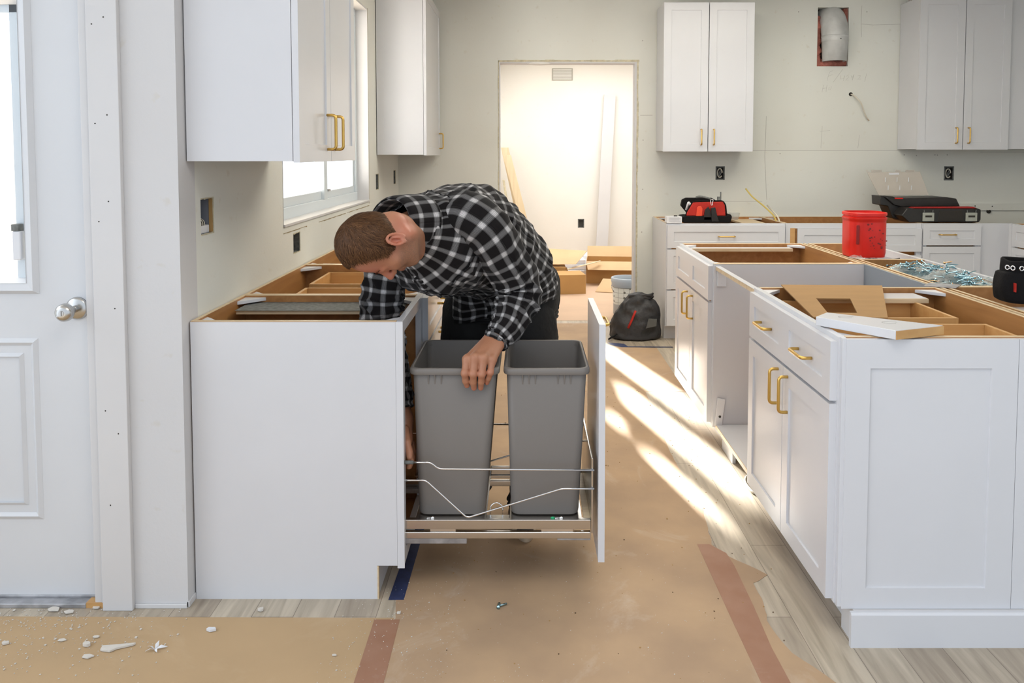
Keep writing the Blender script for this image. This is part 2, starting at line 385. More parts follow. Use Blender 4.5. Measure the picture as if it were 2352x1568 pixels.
# unseen far room window, frame slits shaped to cast the sun strips
r = empty('sun_slit_window', (-.49, 8.9, 1.08)); r['kind'] = 'structure'
m = MB()
fx = (-.499, -.485)
for (a, b_, z0_, z1_) in ((7.3, 7.78, 1.08, 1.80), (8.03, 8.62, 1.23, 1.80), (9.11, 9.60, 1.08, 1.80), (10.16, 10.5, 1.08, 1.80), (8.62, 9.11, 1.08, 1.315), (9.60, 10.16, 1.08, 1.315), (7.78, 8.03, 1.21, 1.315),
                          (7.78, 8.03, 1.53, 1.80), (8.62, 9.11, 1.735, 1.80), (9.60, 10.16, 1.76, 1.80), (8.10, 8.62, 1.08, 1.23), (7.78, 8.10, 1.08, 1.11)):
    m.box(*fx, a, b_, z0_, z1_)
m.build('frame', 'trim_paint', r)
MB().box(-.483, -.481, 7.76, 10.2, 1.12, 1.79).build('glass', 'glass', r)

def entry_door():
    d = empty('door_1', (-1.78, YD+.03, .012)); d['kind'] = 'structure'
    y0, y1 = YD+.035, YD+.08
    T = None
    m = MB(); hx = (-2.10, -1.485); zt = (.974, 1.93)
    m.panel(-2.255, -1.322, .012, 2.06, y0, .045, rec=.004, holes=[(hx[0]-.002, hx[1], .974, 1.875)]) if False else None
    # slab around the light opening
    m.box(-2.255, hx[0], y0, y1, .02, 2.06); m.box(hx[1], -1.322, y0, y1, .02, 2.06)
    m.box(hx[0], hx[1], y0, y1, .02, .98); m.box(hx[0], hx[1], y0, y1, 1.87, 2.06)
    clean_part(m, 'slab', 'door_paint', d)
    m = MB()
    def frame(x0, x1, z0, z1, w_, ya, yb):
        m.prism([(x0, ya, z0), (x1, ya, z0), (x1-w_, yb, z0+w_), (x0+w_, yb, z0+w_)], (0, 0, 0), (0, .006, 0))
        m.prism([(x0, ya, z1), (x1, ya, z1), (x1-w_, yb, z1-w_), (x0+w_, yb, z1-w_)], (0, 0, 0), (0, .006, 0))
        m.prism([(x0, ya, z0), (x0, ya, z1), (x0+w_, yb, z1-w_), (x0+w_, yb, z0+w_)], (0, 0, 0), (0, .006, 0))
        m.prism([(x1, ya, z0), (x1, ya, z1), (x1-w_, yb, z1-w_), (x1-w_, yb, z0+w_)], (0, 0, 0), (0, .006, 0))
    frame(-2.11, -1.480, .965, 1.885, .012, y0-.001, y0-.016); frame(-2.098, -1.492, .977, 1.873, .022, y0-.016, y0-.010); frame(-2.076, -1.514, .999, 1.851, .012, y0-.012, y0+.012)
    m.build('light_frame', 'door_paint', d, smooth=False)
    MB().box(-2.07, -1.52, y0+.016, y0+.020, 1.0, 1.85).build('glass', 'glass', d)
    m = MB(); m.box(-1.560, -1.526, y0+.022, y0+.032, 1.005, 1.845); m.box(-2.07, -1.526, y0+.022, y0+.034, 1.815, 1.845); m.build('blind_frame', 'sash', d, bevel=.002)
    m = MB(); m.box(-1.556, -1.531, y0-.006, y0+.018, 1.068, 1.157); m.build('blind_slider', 'white_plastic', d, bevel=.004)
    MB().box(-1.557, -1.534, y0-.008, y0+.018, 1.157, 1.178).build('slider_grip', 'lead', d, bevel=.002)
    m = MB(); frame(-2.09, -1.490, .262, .828, .012, y0-.0005, y0-.008); frame(-2.078, -1.502, .274, .816, .01, y0-.008, y0-.001)
    frame(-2.045, -1.535, .307, .783, .01, y0-.0005, y0-.008)
    m.build('panel_molding', 'door_paint', d)
    k = MB(); c = (-1.366, y0, .921)
    k.lathe([(.0, -.012), (.028, -.011), (.034, -.006), (.035, 0)], c, 32, 'y'); k.lathe([(.011, -.05), (.011, -.008)], c, 20, 'y')
    kp = k.build('knob', 'nickel', d, smooth=True)
    MB().lathe([(.0, -.088), (.012, -.088), (.019, -.086), (.0255, -.078), (.027, -.066), (.022, -.054), (.013, -.048), (.011, -.042)], c, 32, 'y').build('handle', 'nickel', kp, smooth=True)
    q = MB(); q.lathe([(0, -.0895), (.008, -.0893), (.009, -.087)], c, 20, 'y'); q.box(c[0]-.0015, c[0]+.0015, y0-.093, y0-.087, c[2]-.007, c[2]+.007); q.build('lock_button', 'nickel', kp, smooth=False)
    m = MB(); m.box(-2.255, -1.322, y0-.004, y0+.04, .004, .022); m.build('sweep', 'alu', d, bevel=.002)
def clean_part(m, name, mat, parent):
    o = m.build(name, mat, parent); me = o.data
    bm = bmesh.new(); bm.from_mesh(me); bmesh.ops.remove_doubles(bm, verts=bm.verts, dist=1e-5)
    seen = {}
    for f in bm.faces: seen.setdefault(tuple(sorted(v.index for v in f.verts)), []).append(f)
    bmesh.ops.delete(bm, geom=[f for fs in seen.values() if len(fs) > 1 for f in fs], context='FACES'); bmesh.ops.recalc_face_normals(bm, faces=bm.faces)
    bm.to_mesh(me); bm.free(); return o
entry_door()
m = MB(); m.box(-1.322, -1.300, YD+.002, YD+.12, 0, 2.07); m.box(-2.26, -1.30, YD+.002, YD+.12, 2.062, 2.09); struct(m.build('trim_2', 'trim_paint', bevel=.002))
m = MB(); m.box(-1.288, -1.197, YD-.019, YD, .0, 2.14); m.box(-2.35, -1.288, YD-.019, YD, 2.06, 2.14)
o = struct(m.build('trim_3', 'trim_paint', bevel=.002))
m = MB()
for (x, z) in ((-1.27, 1.77), (-1.235, 1.79), (-1.268, 1.48), (-1.232, 1.505), (-1.265, 1.19), (-1.235, 1.25), (-1.225, .93), (-1.262, .62), (-1.225, .55), (-1.255, .33)):
    m.lathe([(.0, -.0004), (.0022, -.0004), (.0022, 0)], (x, YD-.019, z), 10, 'y')
struct(m.build('trim_4', 'dark'))
m = MB(); m.box(-2.3, -1.348, YD-.004, YD+.03, 0, .014); struct(m.build('trim_5', 'alu', bevel=.002))
struct(MB().box(-1.348, -1.290, YD-.002, YD+.03, 0, .016).build('trim_6', 'drawer_wood'))
# chipped plaster foot of the wall end and jagged drywall edge round the doorway
m = MB(); m.box(-1.196, -1.037, YD-.006, YD, 0, .014); m.box(-1.04, XW+.004, YD, 2.452, 0, .02); struct(m.build('baseboard_left', 'trim_paint', bevel=.002))
M['gypsum'] = pmat('raw_drywall_edge', (.68, .62, .45), .9, var=.3, vscale=30)
m = MB(); random.seed(5)
z = 0
while z < 2.13:
    dz = random.uniform(.03, .09); a, b_ = random.uniform(.003, .009), random.uniform(.006, .013)
    m.box(.905-.001-a*.4, .905+b_, YB-.0035, YB, z, min(z+dz, 2.14)); m.box(-.215-a, -.215+.001, YB-.003, YB, z, min(z+dz, 2.14)); z += dz
x = -.22
while x < .91:
    dx = random.uniform(.04, .12); m.box(x, min(x+dx, .92), YB-.003, YB, 2.132-random.uniform(0, .003), 2.142+random.uniform(0, .006)); x += dx
struct(m.build('trim_7', 'gypsum'))
m = MB(); m.box(.885, .905, YB+.0, YB+.12, 0, 2.135); m.box(-.215, -.205, YB, YB+.12, 0, 2.135); m.box(-.205, .885, YB, YB+.12, 2.118, 2.135); struct(m.build('trim_8', 'trim_paint', bevel=.002))
struct(MB().sphere((.11, YB+.02, 2.12), .1, 20, 1.0, .35, .16).build('trim_9', 'ceiling', smooth=True))
# plaster joints and stud screws on the back wall
m = MB()
m.box(1.765, 3.03, YB-.0008, YB, 1.414, 1.4165); m.box(.93, 1.03, YB-.0008, YB, 1.70, 1.703); m.box(3.7, 4.2, YB-.0008, YB, 1.40, 1.402)
m.box(1.60, 1.93, YB-.0008, YB, 1.0, 1.002)
for (x, z) in ((2.2, 2.53), (2.75, 2.53), (2.07, 1.39), (3.08, 1.38), (3.18, 1.375), (3.33, 1.38), (3.35, 1.378), (3.43, 1.38), (.945, 2.3), (.955, 1.5), (.955, 1.1), (.95, .75)):
    m.lathe([(0, -.001), (.005, -.001), (.005, 0)], (x, YB, z), 8, 'y')
struct(m.build('trim_10', 'pencil'))
def strokes(name, polys, mat, r=.0016, y=YB-.001, label=None, cat=None):
    m = MB()
    for p in polys: m.tube([(a, y, b_) for a, b_ in p], r, 6, flat=1)
    return tag(m.build(name, mat), label, cat)
def P2(px, py): # mark on the back wall from its distance left/right and height
    return (((px-1207)/1850*6.62), 1.392+(352-py)/1850*6.55*1.01)
sc2 = lambda pts: [P2(*p) for p in pts]
strokes('pencil_writing', [sc2(p) for p in [
    [(1902, 165), (1895, 168), (1891, 178), (1890, 188)], [(1891, 178), (1901, 174)],
    [(1924, 162), (1903, 191)],
    [(1920, 176), (1918, 184), (1926, 183), (1928, 176), (1926, 188)],
    [(1931, 178), (1936, 176), (1937, 180), (1931, 187), (1938, 186)],
    [(1943, 176), (1945, 182), (1950, 174)], [(1949, 176), (1946, 187)],
    [(1958, 177), (1964, 176), (1963, 180), (1958, 185), (1965, 184)], [(1978, 172), (1974, 190)]]],
    'pencil', .0007, label='faint handwritten pencil note with a slash and numbers on the back wall below the duct', cat='pencil note')
strokes('pencil_writing', [sc2(p) for p in [
    [(1881, 197), (1878, 214)], [(1889, 197), (1887, 213)], [(1879, 206), (1888, 204)], [(1894, 202), (1893, 209), (1897, 208), (1899, 201)]]],
    'pencil', .0007, label='short second line of the pencil note on the back wall, just left above the cable', cat='pencil note')
strokes('pencil_line', [sc2(p) for p in [[(1964, 61), (1990, 63), (2030, 62), (2064, 61)], [(2063, 10), (2065, 40), (2064, 64)], [(1964, 20), (1963, 60), (1965, 90)]]],
    'pencil', .0009, label='thin pencil outline right of the duct hole on the back wall', cat='pencil line')
strokes('pencil_line', [sc2(p) for p in [[(1753, 268), (1752, 310), (1751, 360), (1755, 430), (1757, 458)]]],
    'pencil', .0012, label='long wavy pencil line running down the back wall right of the first wall cabinet', cat='pencil line')
strokes('pencil_line', [sc2(p) for p in [[(1875, 302), (1898, 300)], [(1880, 290), (1878, 340)]]],
    'pencil', .0008, label='small pencil cross on the back wall between the two wall cabinets', cat='pencil line')
strokes('pencil_line', [sc2(p) for p in [[(1965, 310), (1962, 340)]]],
    'pencil', .0008, label='short upright pencil tick on the back wall right of the pencil cross', cat='pencil line')
strokes('pencil_line', [sc2(p) for p in [[(2067, -2), (2068, 10)], [(2070, 10), (2074, 0), (2075, 12)]]],
    'pencil_red', .001, label='short red pencil mark at the top left of the right wall cabinet', cat='pencil line')

# ------------------------------------------------------------------ cabinets
HL = .118
def pull(parent, T, x, z, vert, y=-.02, name='handle', L=HL):
    h = L/2
    pts = [(x, y+.002, z-h), (x, y-.03, z-h), (x, y-.03, z+h), (x, y+.002, z+h)] if vert else [(x-h, y+.002, z), (x-h, y-.03, z), (x+h, y-.03, z), (x+h, y+.002, z)]
    m = MB(T); m.tube(arc_path(pts, .014), .0052, 12); return m.build(name, 'brass', parent, smooth=True)
def TF(o, ax, ay):
    o = Vector(o); ax = Vector(ax); ay = Vector(ay)
    return lambda v: o+ax*v[0]+ay*v[1]+Vector((0, 0, v[2]))
ZT, ZTOE = .876, .107
def base_cab(label, T, wd, d, cat='base cabinet', group=None, skins='', drawers=(), doors=(), boxes=(), braces=True, stretch=(), toe=True, back=True, rails=True, toe_in=.075, corner_back=True, mid_rail=None):
    c = T((wd/2, d/2, 0)); root = empty('base_cabinet', c, label, cat, group)
    t = .016
    m = MB(T)
    z0 = ZTOE
    m.box(0, t, .02, d, z0, ZT); m.box(wd-t, wd, .02, d, z0, ZT)
    m.box(t, wd-t, .02, d-.006, z0, z0+t)
    if back: m.box(t, wd-t, d-.012, d, z0+t, ZT)
    m.build('carcass', 'wood', root)
    m = MB(T); m.box(0, t, toe_in+.001, d, 0, z0); m.box(wd-t, wd, toe_in+.001, d, 0, z0)
    if toe: m.box(t, wd-t, toe_in, toe_in+.014, 0, z0)
    m.build('toe_kick', 'lacquer', root)
    m = MB(T); s = .038
    m.box(0, s, 0, .02, z0, ZT); m.box(wd-s, wd, 0, .02, z0, ZT); m.box(s, wd-s, 0, .02, ZT-s, ZT); m.box(s, wd-s, 0, .02, z0, z0+s)
    if mid_rail: m.box(s, wd-s, 0, .02, mid_rail-s/2, mid_rail+s/2)
    m.build('face_frame', 'lacquer', root, bevel=.0012)
    # bare plywood top edges
    m = MB(T); e = .0012
    m.box(0, t, .02, d, ZT, ZT+e); m.box(wd-t, wd, .02, d, ZT, ZT+e)
    if back: m.box(t, wd-t, d-.012, d, ZT, ZT+e)
    m.build('top_edge', 'ply', root)
    if 'L' in skins:
        m = MB(T); zz = 0 if 'T' in skins else z0
        if zz == 0: m.prism([(-.004, .022, z0), (-.004, toe_in, z0), (-.004, toe_in, 0), (-.004, d, 0), (-.004, d, ZT-.001), (-.004, .022, ZT-.001)], (0, 0, 0), (.0038, 0, 0))
        else: m.box(-.004, -.0002, .0, d, zz, ZT-.001)
        m.build('end_panel', 'lacquer', root)
    if 'R' in skins: MB(T).box(wd, wd+.004, .0, d, 0 if 'T' in skins else z0, ZT-.001).build('end_panel', 'lacquer', root)
    if braces:
        for (x, y, sx, sy) in ((t, .02, 1, 1), (wd-t, .02, -1, 1), (t, d-.012, 1, -1), (wd-t, d-.012, -1, -1)):
            m = MB(T); m.prism([(x, y, 0), (x+sx*.085, y, 0), (x+sx*.07, y+sy*.016, 0), (x+sx*.02, y+sy*.058, 0), (x, y+sy*.075, 0)], (0, 0, ZT-.018), (0, 0, ZT-.006))
            b = m.build('corner_brace', 'white_plastic', root, bevel=.001)
    for (xa, xb, ya, yb, z) in stretch:
        m = MB(T); m.box(xa, xb, ya, yb, z, z+.014); m.build('stretcher', 'ply', root)
    for (x0, x1, z0_, z1_, holes, hnd) in drawers:
        m = MB(T); m.panel(x0, x1, z0_, z1_, -.02, .02, holes=holes, fr=.048); f = m.build('drawer_front', 'lacquer', root)
        for (hx, hz) in hnd: pull(f, T, hx, hz, False)
    for (x0, x1, z0_, z1_, hx, hz) in doors:
        m = MB(T); m.panel(x0, x1, z0_, z1_, -.02, .02); f = m.build('door', 'lacquer', root)
        if hx is not None: pull(f, T, hx, hz, True)
    for (x0, x1, y0, y1, z0_, z1_) in boxes:
        m = MB(T); q = .012
        m.box(x0, x1, y0, y0+q, z0_, z1_); m.box(x0, x1, y1-q, y1, z0_, z1_); m.box(x0, x0+q, y0+q, y1-q, z0_, z1_); m.box(x1-q, x1, y0+q, y1-q, z0_, z1_)
        m.box(x0+q, x1-q, y0+q, y1-q, z0_+.01, z0_+.018)
        m.build('drawer_box', 'drawer_wood', root, bevel=.001)
    return root
def wall_cab(label, T, wd, d, z0, z1, doors, group=None, reveal=.012):
    root = empty('wall_cabinet', Vector(T((wd/2, d/2, 0)))+Vector((0, 0, z0)), label, 'wall cabinet', group)
    m = MB(T); t = .016
    m.box(0, t, 0, d, z0, z1); m.box(wd-t, wd, 0, d, z0, z1); m.box(t, wd-t, 0, d, z0+.0, z0+t); m.box(t, wd-t, 0, d, z1-t, z1); m.box(t, wd-t, d-.01, d, z0+t, z1-t)
    m.build('carcass', 'lacquer', root, bevel=.0008)
    for (x0, x1, hx, hz) in doors:
        m = MB(T); m.panel(x0, x1, z0-.004, z1-.002, -.022, .02); f = m.build('door', 'lacquer', root)
        pull(f, T, hx, hz, True, y=-.022)
    return root

# -- left run along the window wall: local x runs away from the camera, depth towards -X
def TL(y): return TF((-.378, y, 0), (0, 1, 0), (-1, 0, 0))
lc = base_cab('nearest white base cabinet of the window wall run, front drawer pulled out', TL(2.452), .468, .652, skins='LT', stretch=[(.02, .45, .10, .10+.001, .5)][:0], toe_in=.085)
T = TL(2.452)
m = MB(T); m.box(.30, .455, .05, .62, .838, .852); m.build('stretcher', 'ply', lc); 
MB(T).box(.29, .452, .048, .622, .8522, .8526).build('stretcher_laminate', 'lead', lc)
MB(T).box(-.0045, .012, .081, .0848, 0, ZTOE-.001).build('toe_edge', 'ply', lc)
o = MB(T).box(-.0045, -.0002, -.001, .0215, ZTOE-.008, ZT-.001).build('filler_strip', 'lacquer', lc, bevel=.0006)
base_cab('second base cabinet of the window wall run with two drawer boxes showing', TL(2.922), .80, .652, skins='', drawers=[(.01, .79, .70, .862, None, [(.4, .781)])], doors=[(.01, .398, .115, .688, .36, .6), (.402, .79, .115, .688, .44, .6)],
         boxes=[(.05, .34, .03, .52, .74, .845), (.43, .77, .03, .53, .74, .845)], mid_rail=.695)
lc3 = base_cab('third base cabinet of the window wall run partly behind the head', TL(3.724), .86, .652, drawers=[(.01, .85, .70, .862, None, [(.43, .781)])], doors=[(.01, .428, .115, .688, .39, .6), (.432, .85, .115, .688, .47, .6)])
MB(TL(3.724)).box(.02, .16, .05, .64, .838, .852).build('stretcher', 'ply', lc3)
MB(TL(3.724)).box(.02, .15, .05, .64, .8522, .8528).build('stretcher_laminate', 'lacquer', lc3)
base_cab('fourth base cabinet of the window wall run, hidden behind the man', TL(4.586), .90, .652, doors=[(.01, .448, .115, .862, .41, .7), (.452, .89, .115, .862, .49, .7)])
base_cab('last base cabinet of the window wall run in the far left corner', TL(5.488), 1.06, .652, doors=[(.01, .42, .115, .862, .38, .7)])
# -- upper cabinets on window wall
TU = lambda y: TF((-.708, y, 0), (0, 1, 0), (-1, 0, 0))
wall_cab('large white wall cabinet beside the entry door, nearest the camera', TU(2.452), .80, .322, 1.368, 2.50, [(.0, .398, .345, 1.465), (.402, .80, .455, 1.465)])
wall_cab('white wall cabinet in the far left corner beyond the window', TU(5.60), .90, .322, 1.382, 2.52, [(.0, .90, .83, 1.49)])
# -- back wall
TB = lambda x: TF((x, 5.935, 0), (1, 0, 0), (0, 1, 0))
base_cab('white three-drawer base cabinet on the back wall right of the doorway', TB(1.043), .878, .622, skins='L', drawers=[(.004, .87, .694, .862, None, [(.44, .781)]), (.004, .87, .388, .684, None, []), (.004, .87, .115, .378, None, [])], back=True)
MB(TB(1.043)).box(.62, .80, .03, .61, .845, .858).build('stretcher', 'ply', list(COL.objects)[-1].parent)
b2 = base_cab('sink base cabinet on the back wall with its false front hanging low', TB(1.923), 1.005, .622, drawers=[(.085, 1.0, .668, .838, None, [])], doors=[(.004, .50, .115, .64, .46, .56), (.504, 1.0, .115, .64, .54, .56)])
MB(TB(1.923)).box(.035, .07, -.002, .018, .60, .84).build('bare_wood_strip', 'drawer_wood', b2)
base_cab('drawer base cabinet on the back wall under the open tool box', TB(2.930), .435, .622, drawers=[(.004, .43, .715, .872, None, [(.18, .795)]), (.004, .43, .42, .705, None, []), (.004, .43, .115, .41, None, [])])
fc = empty('corner_filler', (3.47, 5.95, 0), 'plain white filler board in the right back corner of the base run', 'filler')
m = MB(); m.box(3.367, 3.585, 5.935, 5.953, .107, .876); m.box(3.575, 3.60, 5.90, 5.953, .107, .876); m.build('board', 'lacquer', fc, bevel=.001)
MB().box(3.367, 3.60, 5.99, 6.005, 0, .107).build('toe_kick', 'lacquer', fc)
TR = lambda y: TF((3.58, y, 0), (0, -1, 0), (1, 0, 0))
base_cab('base cabinet on the right wall at the right edge of the photo', TR(5.90), .62, .65, drawers=[(.03, .61, .715, .872, None, [(.32, .79)]), (.03, .61, .42, .705, None, [(.32, .62)]), (.03, .61, .115, .41, None, [])])
TBU = lambda x: TF((x, 6.245, 0), (1, 0, 0), (0, 1, 0))
wall_cab('white two-door wall cabinet next to the doorway', TBU(1.06), .692, .31, 1.411, 2.545, [(.0, .343, .292, 1.517), (.349, .692, .388, 1.517)])
wall_cab('white two-door wall cabinet above the open tool box', TBU(3.02), .70, .31, 1.425, 2.585, [(.0, .347, .294, 1.53), (.353, .70, .39, 1.53)])
m = MB(TBU(3.724)); m.box(0, .5, -.0, .31, 1.425, 2.585)
tag(m.build('wall_cabinet', 'lacquer', bevel=.002), 'blank white end of the wall cabinet cut off by the right photo edge', 'wall cabinet')

# -- island, front row (doors face -X)
TI = lambda y: TF((.882, y, 0), (0, -1, 0), (1, 0, 0))   # local x runs towards the camera from y
ic = base_cab('near white island cabinet with one wide two-panel drawer front and two brass-handled doors', TI(3.085), .845, .70, cat='island cabinet',
    drawers=[(.015, .835, .692, .862, [(.075, .375, .742, .815), (.475, .775, .742, .815)], [(.225, .775), (.625, .775)])],
    doors=[(.015, .423, .115, .682, .375, .60), (.427, .835, .115, .682, .475, .60)],
    boxes=[(.11, .43, .03, .56, .74, .845), (.52, .80, .03, .60, .74, .845)], mid_rail=.688)
MB(TI(3.085)).box(.03, .15, .17, .60, .842, .858).build('stretcher', 'ply', ic)
MB(TI(3.085)).box(.03, .14, .17, .60, .8582, .8588).build('stretcher_laminate', 'lacquer', ic)
TE = TF((0, 2.222, 0), (1, 0, 0), (0, 1, 0))
ep = empty('decorative_end_panel', (1.15, 2.23, .10), 'large white framed panel closing the near end of the island', 'end panel')
m = MB(TE); m.box(.886, .897, .003, .018, .105, .876); m.panel(.897, 1.378, .10, .874, 0, .018, holes=[(.965, 1.305, .16, .792)], rec=.006); m.build('framed_board', 'lacquer', ep)
ep2 = empty('decorative_end_panel', (1.47, 2.23, .10), 'white panel at the near end of the island cut by the right photo edge', 'end panel')
m = MB(TE); m.panel(1.3795, 1.58, .10, .874, 0, .018, holes=[(1.44, 1.52, .16, .792)], rec=.008); m.build('framed_board', 'lacquer', ep2)
tb = empty('toe_board', (1.3, 2.2, 0), 'white skirting board with a chamfered top along the foot of the island end', 'skirting board')
m = MB(); m.prism([(.917, 2.198, 0), (.917, 2.212, 0), (.917, 2.212, .100), (.917, 2.203, .100), (.917, 2.198, .094)], (0, 0, 0), (1.05, 0, 0)); m.build('board', 'lacquer', tb)
MB().box(.93, 1.58, 2.2125, 2.30, 0, .099).build('backing', 'trim_paint', tb)

# mid opening between the two island cabinets
op = empty('island_opening', (1.2, 3.47, 0), 'open white bay in the middle of the island between two cabinets', 'open bay')
m = MB()
m.box(.890, .914, 3.07+.018, 3.745, .846, .864); m.build('top_rail', 'ply', op, bevel=.001)
MB().box(.889, .9135, 3.088, 3.745, .8642, .8652).build('top_rail_face', 'lacquer', op)
MB().box(.90, 1.58, 3.088, 3.742, .095, .113).build('floor_board', 'lacquer', op)
MB().box(.897, .900, 3.088, 3.742, .095, .113).build('edge_strip', 'ply', op)
MB().box(.884, 1.585, 3.746, 3.764, .10, .874).build('far_side_panel', 'lacquer', op)
MB().box(.884, 1.585, 3.7455, 3.764, .8745, .8758).build('panel_edge', 'ply', op)
MB().box(.93, .945, 3.55, 3.742, 0, .095).build('plinth', 'lacquer', op)
m = MB(); m.box(.897, .936, 3.728, 3.745, .772, .842); m.lathe([(0, -.001), (.006, -.001), (.006, 0)], (.917, 3.728, .79), 10, 'y'); m.build('clip', 'white_plastic', op, bevel=.002)
m = MB(); m.prism([(.892, 3.742, .11), (.925, 3.742, .11), (.94, 3.742, .235), (.905, 3.742, .242)], (0, -.012, 0), (0, 0, 0)); m.build('loose_clip', 'white_plastic', op, bevel=.001)
m = MB(); m.lathe([(0, -.0135), (.006, -.0135), (.006, -.012)], (.915, 3.742, .155), 10, 'y'); m.build('screw_head', 'dark', op)
tag(MB().box(1.584, 1.5925, 3.09, 3.744, .56, .874).build('back_board', pmat('grey_board', (.24, .27, .31), .6)), 'blue-grey board closing the back of the open island bay', 'board')
MB().box(1.578, 1.592, 3.09, 3.75, .107, .55).build('bare_back', 'drawer_wood', op)
# far island cabinet
fcab = base_cab('far white island cabinet with a two-panel drawer front beyond the open bay', TI(4.60), .836, .70, cat='island cabinet',
    drawers=[(.01, .826, .70, .862, [(.08, .38, .742, .815), (.47, .76, .742, .815)], [])],
    doors=[(.01, .416, .115, .688, .35, .60), (.420, .826, .115, .688, .48, .60)])
MB(TI(4.60)).box(.03, .10, .05, .62, .842, .858).build('stretcher', 'ply', fcab)
MB(TI(4.60)).box(.03, .09, .05, .62, .8582, .8588).build('stretcher_laminate', 'lacquer', fcab)
# island, back row: shallow cabinets facing the other way
def back_row(label, y0, y1, fill=False):
    T = TF((1.955, y0, 0), (0, 1, 0), (-1, 0, 0))
    r = base_cab(label, T, y1-y0, .335, cat='island cabinet', braces=False, doors=[(.01, (y1-y0)-.01, .115, .862, .06, .7)], toe_in=.06)
    T2 = MB(T); T2.box(.016, (y1-y0)-.016, .02, .32, .79, .80); T2.build('top_shelf', 'lacquer', r)
    return r
back_row('nearest shallow cabinet on the right side of the island under the black pouch', 2.24, 3.10)
back_row('middle shallow cabinet on the right side of the island full of loose screws', 3.104, 3.90)
back_row('farthest shallow cabinet on the right side of the island holding clear bags', 3.904, 4.60)
o = MB().box(1.594, 1.604, 2.24, 4.60, .80, .8775).build('spacer_strip', 'ply'); tag(o, 'long bare plywood strip between the two rows of island cabinets', 'strip')
# ------------------------------------------------------------------ pull-out waste frame (a part of the nearest cabinet)
pt = MB()
pt.box(-.40, .205, 2.486, 2.512, .228, .232); pt.box(-.40, .205, 2.846, 2.872, .228, .232); pt.box(-.35, -.125, 2.512, 2.846, .228, .232); pt.box(-.05, .18, 2.512, 2.846, .228, .232)
pull_out = pt.build('pull_out_tray', 'steel', lc)
YN, YF = 2.470, 2.882
m = MB(TF((.247, 2.45, 0), (0, 1, 0), (-1, 0, 0))); m.panel(.004, .462, .115, .866, -.0, .02); m.build('pull_out_front', 'lacquer', pull_out)
pull(pull_out, TF((.247, 2.45, 0), (0, 1, 0), (-1, 0, 0)), .25, .825, False, y=0)
for y0, y1 in ((YN, YN+.016), (YF-.016, YF)):
    m = MB(); m.box(-.395, .205, y0, y1, .213, .243); m.build('side_rail', 'steel', pull_out, bevel=.002)
for y0, y1 in ((YN-.002, YN+.014), (YF-.014, YF+.002)):
    m = MB(); m.box(-.80, .205, y0+.004, y1+.004, .181, .203); m.build('slide', 'steel', pull_out, bevel=.003)
for bx in ((-.60, -.185, YN+.006, YN+.03, .163, .1805), (-.60, -.185, YF-.03, YF-.006, .163, .1805), (.10, .205, YN+.006, YN+.02, .174, .1805)):
    MB().box(*bx).build('cabinet_runner', 'alu', pull_out, bevel=.002)
m = MB(); m.box(-.30, -.22, YN+.006, YN+.02, .2035, .213); m.box(.05, .15, YN+.006, YN+.02, .2035, .213); m.build('glide', 'chrome', pull_out)
def wires(y, s):
    m = MB()
    m.tube(arc_path([(-.352, y, .429), (-.295, y, .429), (-.272, y, .408), (.215, y, .404)], .02), .0030, 10)
    m.tube(arc_path([(-.52, y, .372), (-.312, y, .372), (-.183, y, .252), (.113, y, .345), (.215, y, .345)], .012), .0030, 10)
    m.build('wire_rail', 'chrome', pull_out, smooth=True)
    MB().tube([(-.378, y, .429), (-.350, y, .429)], .0058, 12).build('wire_cap', 'lead', pull_out, smooth=True)
wires(YN-.004, 1); wires(YF+.004, -1)
m = MB(); m.tube(arc_path([(.195, YF-.06, .38), (.195, YF+.01, .52)], .01), .003, 8); m.tube([(.17, YN+.18, .24), (.195, YN+.22, .50)], .0035, 8)
m.build('rear_rod', 'chrome', pull_out, smooth=True)
m = MB()
m.box(.206, .212, YN, YF, .20, .44); m.build('front_bracket', 'steel', pull_out, bevel=.001)
m = MB(); m.box(.185, .2055, 2.5, 2.86, .2325, .2375); m.build('tray_lip', 'ply', pull_out)
# floor of tray between bins: cross bar, loop, base channel
m = MB(); m.box(-.125, -.05, 2.487, 2.515, .2325, .240); m.box(-.125, -.05, 2.852, 2.866, .2325, .262); m.build('cross_channel', 'steel', pull_out, bevel=.002)
m = MB(); m.tube(arc_path([(-.113, 2.53, .235), (-.113, 2.53, .262), (-.093, 2.53, .275), (-.073, 2.53, .262), (-.073, 2.53, .235)], .014), .0022, 8); m.build('wire_loop', 'chrome', pull_out, smooth=True)
m = MB()
for x in (-.293, .113):
    m.sphere((x, 2.481, .2445), .0065, 12, 1, .6, .8); m.tube([(x-.02, 2.481, .244), (x-.005, 2.481, .245)], .0015, 6)
m.build('adjusting_screw', 'chrome', pull_out, smooth=True)
MB().sphere((.086, 2.482, .2445), .0055, 12, 1.3, .6, .7).build('green_clip', 'green', pull_out, smooth=True)

